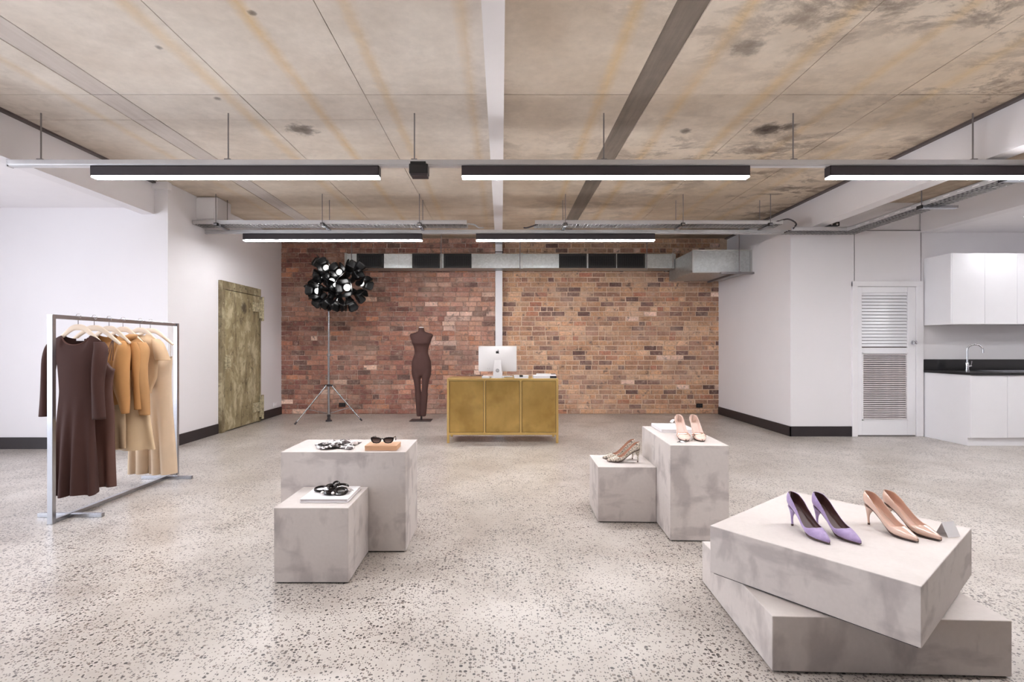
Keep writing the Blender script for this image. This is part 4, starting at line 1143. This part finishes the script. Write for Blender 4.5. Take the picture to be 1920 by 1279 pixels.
# stem branching through the cluster
MB().tube([(0, 0, 2.05), (.05, 0, 2.2), (CX, 0, CZL), (CX + .12, .02, CZL + .06)], .012, 8).tube([(CX, 0, CZL), (CX - .12, 0, CZL + .12)], .010, 8).tube([(CX, 0, CZL), (CX - .1, .0, CZL - .14)], .010, 8).build('branch_frame', 'lampblack', tl, sm=True)
MB().lathe([(.02, -.14), (.10, -.10), (.15, 0), (.10, .10), (.02, .14)], 14, (CX + .03, .03, CZL)).build('cluster_core', 'lampblack', tl, sm=True)
MB().lathe([(.02, -.12), (.09, -.08), (.12, 0), (.09, .08), (.02, .12)], 14, (CX - .19, .03, CZL + .05)).build('cluster_core', 'lampblack', tl, sm=True)
heads = [  # crop px of lens, direction (x, y, z), size
    (495, 340, (-.05, -1, .12), 1.0), (763, 430, (-.02, -1, .05), 1.0), (925, 745, (.05, -1, -.02), 1.2), (320, 815, (-.12, -1, -.05), 1.05),
    (335, 265, (-.75, -.5, .6), 1.0), (930, 375, (.55, -.45, .75), 1.0), (285, 628, (-.45, -.55, -.65), .9), (570, 578, (.3, -.75, .45), 1.0),
    (1195, 640, (.9, -.55, -.05), 1.0), (600, 815, (.1, -.5, .8), .8), (520, 775, (-.5, -.4, .75), .8), (355, 500, (-.8, -.45, .1), .9),
    (450, 500, (-.1, -.5, .85), .9), (520, 985, (-.35, -.45, -.85), 1.0), (715, 990, (.05, -.5, -.9), 1.05), (935, 1005, (.45, -.45, -.8), 1.0),
    (1040, 530, (.7, -.5, .5), .9), (1080, 850, (.85, -.3, -.45), 1.0), (330, 960, (-.6, -.35, -.75), 1.0), (650, 680, (.2, -.6, -.5), .9), (1080, 350, (.7, .1, .65), 1.0), (230, 760, (-.95, -.1, -.3), 1.0)]
def head_mesh():
    can = MB().lathe([(.012, -.13), (.040, -.125), (.050, -.10), (.052, .0), (.048, .0), (.046, -.022), (.001, -.022)], 16, cap=False)
    lens = MB().lathe([(.045, -.019), (.040, -.008), (.001, -.003)], 16)
    flap = MB()
    a = .034
    pr = []
    for zz, rad, hw_ in ((0.0, .052, .046), (.06, .068, .074), (.125, .088, .082), (.155, .094, .054)):
        pr.append([(rad + .006 * (1 - (q * q)), hw_ * q, zz) for q in (-1, -.5, 0, .5, 1)])
    flap.sheet(pr)
    return can, lens, flap
canm, lensm_, flapm = head_mesh()
def mk(mb, name, mat, smth=True):
    o = mb.build(name, mat, None, sm=smth); return o
c0 = mk(canm, 'spot_head', 'lampblack'); l0 = mk(lensm_, 'lens', 'lens'); f0 = mk(flapm, 'shutter_flap', 'lampblack')
f0.modifiers.new('solid', 'SOLIDIFY').thickness = .002
first = True
for i, (px, py, d, sz) in enumerate(heads):
    dv = Vector(d).normalized()
    depth = -.22 if d[1] < -.9 else -.10
    p = Vector(((px - 463) * PXM, depth, 1.25 + (650 - (475 + py / 11.12)) / F * LY))
    q = dv.to_track_quat('Z', 'Y')
    c = c0 if first else c0.copy()
    if not first: COL.objects.link(c)
    c.parent = tl; c.location = p; c.rotation_mode = 'QUATERNION'; c.rotation_quaternion = q; c.scale = (sz,) * 3
    ln = l0 if first else l0.copy()
    if not first: COL.objects.link(ln)
    ln.parent = c
    spin = rnd.uniform(0, 1.5)
    for kf in range(4):
        fl = f0 if (first and kf == 0) else f0.copy()
        if not (first and kf == 0): COL.objects.link(fl)
        fl.parent = c; fl.rotation_euler = (0, rnd.uniform(-.05, .30), spin + kf * math.pi / 2)
        fl.rotation_mode = 'ZYX' if False else 'XYZ'
    first = False

# ------------------------------------------------------------------ clothes rail
RXR = -3.17; RY0 = 3.556; RLEN = 1.40; RH = 1.478
rk = thing('clothes_rail', 'brushed steel clothes rail standing at the left', 'clothes rail', (RXR, RY0, 0))
MB().box(-.019, .019, 0, .03, 0, RH).build('post', 'satinsteel', rk, bevel=.002)
MB().box(-.019, .019, RLEN - .03, RLEN, 0, RH).build('post', 'satinsteel', rk, bevel=.002)
MB().box(-.012, .012, .03, RLEN - .03, RH - .03, RH).build('top_bar', 'satinsteel', rk, bevel=.002)
MB().box(-.015, .015, .03, RLEN - .03, .0, .03).build('bottom_bar', 'satinsteel', rk, bevel=.002)
for y in (.165, RLEN - .165):
    MB().box(-.225, .245, y - .016, y + .016, .0, .028).build('foot', 'satinsteel', rk, bevel=.002)
HYS = [3.796, 3.945, 4.094, 4.244, 4.446, 4.576]
def hanger(y, i, label, k=1.0):
    t = thing('clothes_hanger', label, 'hanger', (RXR, y, RH - .075), group='pale wooden hangers on the rail')
    arc = catmull([(-.205, -.135, .010, .013), (-.16, -.098, .014, .011), (-.10, -.050, .017, .008), (-.05, -.016, .021, .007), (0, -.008, .023, .007),
                   (.05, -.016, .021, .007), (.10, -.050, .017, .008), (.16, -.098, .014, .011), (.205, -.135, .010, .013)], 33)
    rings = []
    arc = [(a_ * k, b_ * (1 if k == 1 else .94), c_, d_ * (1 if k == 1 else .75)) for a_, b_, c_, d_ in arc]
    for j, (x, z, rz_, ry_) in enumerate(arc):
        a = arc[max(j - 1, 0)]; b = arc[min(j + 1, 32)]
        tv = Vector((b[0] - a[0], b[1] - a[1])).normalized(); nv = (-tv.y, tv.x)
        rings.append([(x + nv[0] * rz_ * math.sin(q), ry_ * math.cos(q), z + nv[1] * rz_ * math.sin(q)) for q in [k_ * math.pi / 6 for k_ in range(12)]])
    MB().rings(rings).build('wooden_arm', 'hangerwood', t, sm=True)
    hk = [(0, 0, .008), (0, 0, .045), (.006, 0, .054), (.017, 0, .064), (.0185, 0, .078), (.012, 0, .089), (0, 0, .093), (-.012, 0, .089), (-.0175, 0, .078)]
    MB().tube(catmull(hk, 28), .0022, 6).build('hook', 'chrome', t, sm=True)
names = ['carrying the chocolate knit dress', 'carrying the cocoa slip dress', 'carrying the caramel jumper', 'carrying the honey cropped jumper', 'carrying the beige short sleeved top', 'carrying the pale beige wide trousers']
for i, y in enumerate(HYS): hanger(y, i, 'pale wooden hanger ' + names[i], 1.0 if i in (1, 5) else .84)

def drape(name, mat, t, prof, topf, topb, hem, dep, folds=(0, 5, 0), nu=40, nv=36, solid=0.0, mat2=None, ydrop=.06, seed=0):
    """tube-like hanging cloth. prof: rows (z, xl, xr) descending; topf/topb/hem: functions of u in [-1, 1]"""
    pr = sorted([(-a, b, c) for a, b, c in prof])
    amp, nf, zf = folds
    us = [math.sin((-1 + 2 * i / nu) * math.pi / 2) for i in range(nu + 1)]
    vs = []; cols = []
    loop = ([(u, -1) for u in us] + [(u, 1) for u in reversed(us[1:-1])])[::-1]
    rows = []
    for r_ in range(nv + 1):
        f = r_ / nv
        row = []
        for u, s_ in loop:
            zt = (topf if s_ < 0 else topb)(u); zh = hem(u)
            z = zt + (zh - zt) * f
            xl, xr = interp(pr, -z)
            x = xl + (xr - xl) * (u + 1) / 2
            o0 = .34 + .5 * max(0, 1 - (u / .55) ** 2)
            open_ = o0 + (1 - o0) * smooth(0, ydrop, zt - z)
            d_ = interp(dep, -z)[0] if isinstance(dep, list) else dep
            y = s_ * d_ * math.sqrt(max(0, 1 - u * u)) * open_
            fa = amp * smooth(zf, zh, z) if zf > zh else amp
            y += fa * math.sin(nf * math.pi * u + seed + .6 * math.sin(2.1 * u + seed)) * (1 if s_ < 0 else .8)
            x += fa * .35 * math.cos(nf * math.pi * u * .9 + seed)
            row.append((x, y, z))
        rows.append(row)
    return MB().rings(rows, cap=False).build(name, mat, t, sm=True, solid=solid, angle=180, mat2=mat2)
def sleeve(name, mat, t, path, n=14):
    rr = []
    for x, y, z, rx, ry in catmull(path, 26):
        rr.append([(x + rx * math.cos(a), y + ry * math.sin(a) + .003 * math.sin(3 * a + 9 * z), z) for a in [2 * math.pi * j / n for j in range(n)]])
    return MB().rings(rr, cap=False).build(name, mat, t, sm=True, solid=.002, angle=180)
def crew(zn, depth, un, zs_):
    def f(u):
        a = abs(u)
        if a < un: return zn - depth * math.sqrt(max(0, 1 - (a / un) ** 2))
        return zn + (zs_ - zn) * ((a - un) / (1 - un)) ** 1.5
    return f
G = lambda i: (RXR, HYS[i], 0)
# 1 chocolate knit dress
g1 = thing('knit_dress', 'long sleeved chocolate brown knit dress nearest the viewer', 'dress', G(0), group='garments on the clothes rail')
drape('dress_body', 'dressbrown', g1, [(1.40, -.20, .185), (1.24, -.20, .185), (1.19, -.17, .155), (1.10, -.150, .135), (1.0, -.142, .122), (.91, -.138, .112), (.80, -.147, .118), (.6, -.165, .125), (.16, -.185, .14)],
      crew(1.335, .075, .52, 1.285), crew(1.335, .028, .52, 1.285), lambda u: .150 + .008 * math.sin(5 * u), [(-1.4, .035), (-1.1, .055), (-.9, .045), (-.5, .07), (-.1, .085)], (.022, 3.2, .95), nu=52, seed=.5)
sleeve('sleeve', 'dressbrown', g1, [(-.175, 0, 1.285, .03, .03), (-.195, 0, 1.24, .036, .045), (-.215, .0, 1.15, .036, .05), (-.225, -.005, 1.0, .034, .045), (-.232, -.01, .85, .032, .04), (-.236, -.015, .73, .033, .036)])
sleeve('sleeve', 'dressbrown', g1, [(.155, 0, 1.285, .03, .03), (.178, -.01, 1.24, .036, .045), (.190, -.035, 1.15, .038, .05), (.192, -.055, 1.0, .036, .045), (.198, -.06, .85, .036, .04), (.204, -.06, .715, .040, .034)])
MB().box(-.028, .030, .0, .0015, 1.293, 1.312).build('neck_label', 'paper', g1, (0, .016, 0))
ft = crew(1.335, .075, .52, 1.285)
MB().tube([(-.0075 + .1925 * u, -.004 - .035 * (.34 + .5 * max(0, 1 - (u / .55) ** 2)) * math.sqrt(1 - u * u), ft(u) + .001) for u in [-.50 + i * .05 for i in range(21)]], .0055, 6).build('neck_band', 'neckband', g1, sm=True)
# 2 cocoa slip dress
g2 = thing('slip_dress', 'cocoa brown strappy slip dress behind the chocolate dress', 'dress', G(1), group='garments on the clothes rail')
top2 = lambda u: 1.115 + .03 * math.cos(u * 2 * math.pi * 1.0 + math.pi) - .03 * max(0, abs(u) - .7)
drape('dress_body', 'slipbrown', g2, [(1.16, -.165, .165), (1.08, -.165, .165), (1.0, -.148, .145), (.9, -.14, .140), (.75, -.155, .155), (.5, -.165, .160), (.15, -.18, .175)], top2, lambda u: top2(u) - .015, lambda u: .165, .05, (.016, 3.5, .8), seed=1.6, mat2='lining', solid=.0015)
for sx in (-1, 1):
    for dx in (0, .022):
        MB().tube([(sx * (.100 + dx), -.03, 1.15), (sx * .150, 0, 1.325), (sx * (.100 + dx), .03, 1.14)], .0025, 6).build('strap', 'slipbrown', g2, sm=True)
# 3 caramel jumper + taupe skirt
g3 = thing('wool_jumper', 'caramel wool jumper with taupe skirt, left of the honey jumper', 'jumper', G(2), group='garments on the clothes rail')
drape('jumper_body', 'caramel', g3, [(1.36, -.15, .145), (1.24, -.17, .155), (1.0, -.17, .13), (.8, -.15, .10)], crew(1.335, .055, .55, 1.290), crew(1.345, .02, .55, 1.290), lambda u: .79 - .02 * u, .055, (.008, 3, 1.2), seed=.4)
sleeve('sleeve', 'caramel', g3, [(.115, 0, 1.295, .025, .025), (.128, -.015, 1.22, .045, .05), (.120, -.03, 1.08, .060, .055), (.125, -.035, .95, .060, .05), (.145, -.035, .82, .040, .04), (.158, -.035, .715, .022, .03)])
sleeve('sleeve', 'caramel', g3, [(-.115, 0, 1.295, .025, .025), (-.135, 0, 1.22, .045, .05), (-.15, 0, 1.08, .055, .055), (-.16, 0, .95, .055, .05), (-.18, 0, .82, .04, .04), (-.19, 0, .715, .03, .03)])
sleeve('back_layer', 'caramel', g3, [(.150, .06, 1.285, .022, .02), (.172, .06, 1.20, .030, .03), (.186, .06, 1.0, .030, .03), (.192, .06, .85, .028, .03), (.196, .06, .735, .026, .03)])
drape('skirt', 'taupeskirt', g3, [(.82, -.13, .12), (.6, -.15, .14), (.42, -.16, .148)], lambda u: .815, lambda u: .815, lambda u: .43, .05, (.016, 3, .8), seed=2.2, nv=16)
# 4 honey cropped jumper + champagne skirt
g4 = thing('cropped_jumper', 'honey cropped jumper with draped collar and champagne satin skirt', 'jumper', G(3), group='garments on the clothes rail')
drape('jumper_body', 'caramel2', g4, [(1.36, -.18, .18), (1.25, -.20, .195), (1.1, -.18, .165), (1.05, -.17, .15)], crew(1.345, .05, .45, 1.275), crew(1.35, .02, .45, 1.275), lambda u: 1.055, .06, (.006, 3, 1.25), nv=20)
MB().tube([(-.15, -.035, 1.066), (-.08, -.058, 1.062), (0, -.064, 1.06), (.08, -.056, 1.062), (.145, -.035, 1.066)], .008, 8).build('hem_band', 'caramel2', g4, sm=True)
sleeve('sleeve', 'caramel2', g4, [(.155, 0, 1.285, .03, .03), (.182, -.02, 1.22, .045, .05), (.180, -.05, 1.10, .055, .055), (.186, -.06, .97, .060, .05), (.198, -.06, .88, .058, .045), (.218, -.06, .76, .042, .038), (.226, -.06, .685, .036, .034)])
sleeve('sleeve', 'caramel2', g4, [(-.155, 0, 1.285, .03, .03), (-.18, 0, 1.22, .045, .05), (-.19, 0, 1.10, .055, .055), (-.2, 0, .9, .055, .05), (-.22, 0, .76, .042, .038), (-.226, 0, .685, .036, .034)])
sleeve('draped_collar', 'caramel2', g4, [(.10, -.02, 1.352, .030, .030), (.085, -.03, 1.335, .045, .036), (.07, -.035, 1.315, .050, .034), (.055, -.035, 1.295, .040, .025)])
drape('skirt', 'satin', g4, [(1.05, -.12, .12), (.9, -.15, .16), (.7, -.19, .225), (.39, -.21, .285)], lambda u: 1.052, lambda u: 1.052, lambda u: .392, .06, (.022, 2.6, 1.0), seed=2.6)
# 5 beige short-sleeved top
g5 = thing('short_sleeved_top', 'beige short sleeved knit top between honey jumper and trousers', 'top', G(4), group='garments on the clothes rail')
drape('top_body', 'beigeknit', g5, [(1.38, -.15, .15), (1.25, -.17, .165), (1.1, -.165, .155), (.98, -.16, .15), (.86, -.14, .10)], crew(1.360, .03, .45, 1.300), crew(1.365, .015, .45, 1.300), lambda u: .90 - .06 * u, .055, (.008, 3, 1.2))
sleeve('cape_sleeve', 'beigeknit', g5, [(.135, 0, 1.315, .025, .03), (.165, -.01, 1.275, .040, .045), (.190, -.02, 1.21, .052, .05), (.213, -.02, 1.13, .062, .05)])
sleeve('cape_sleeve', 'beigeknit', g5, [(-.135, 0, 1.315, .025, .03), (-.165, -.01, 1.275, .040, .045), (-.19, 0, 1.21, .052, .05), (-.213, 0, 1.11, .062, .05)])
# 6 wide trousers
g6 = thing('wide_trousers', 'pale beige wide trousers hanging at the far end of the rail', 'trousers', G(5), group='garments on the clothes rail')
drape('trouser_leg', 'beigetrouser', g6, [(1.18, -.03, .20), (1.0, -.03, .185), (.8, -.02, .188), (.6, -.01, .20), (.10, -.005, .232)], lambda u: 1.14 + .012 * u, lambda u: 1.15 + .012 * u, lambda u: .105, .058, (.018, 2.4, .95), seed=1)
drape('trouser_leg', 'beigetrouser', g6, [(1.18, -.17, .04), (.8, -.18, .03), (.6, -.19, .02), (.10, -.195, .015)], lambda u: 1.13 + .01 * u, lambda u: 1.14 + .01 * u, lambda u: .110, .056, (.018, 2.4, .95), seed=2.4)
MB().box(.045, .065, -.060, -.058, 1.06, 1.12).build('side_tab', 'taupeskirt', g6)
for sx in (-1, 1):
    MB().tube([(sx * .18, 0, 1.14), (sx * .185, 0, 1.29)], .0018, 6).build('hanging_loop', 'beigetrouser', g6, sm=True)
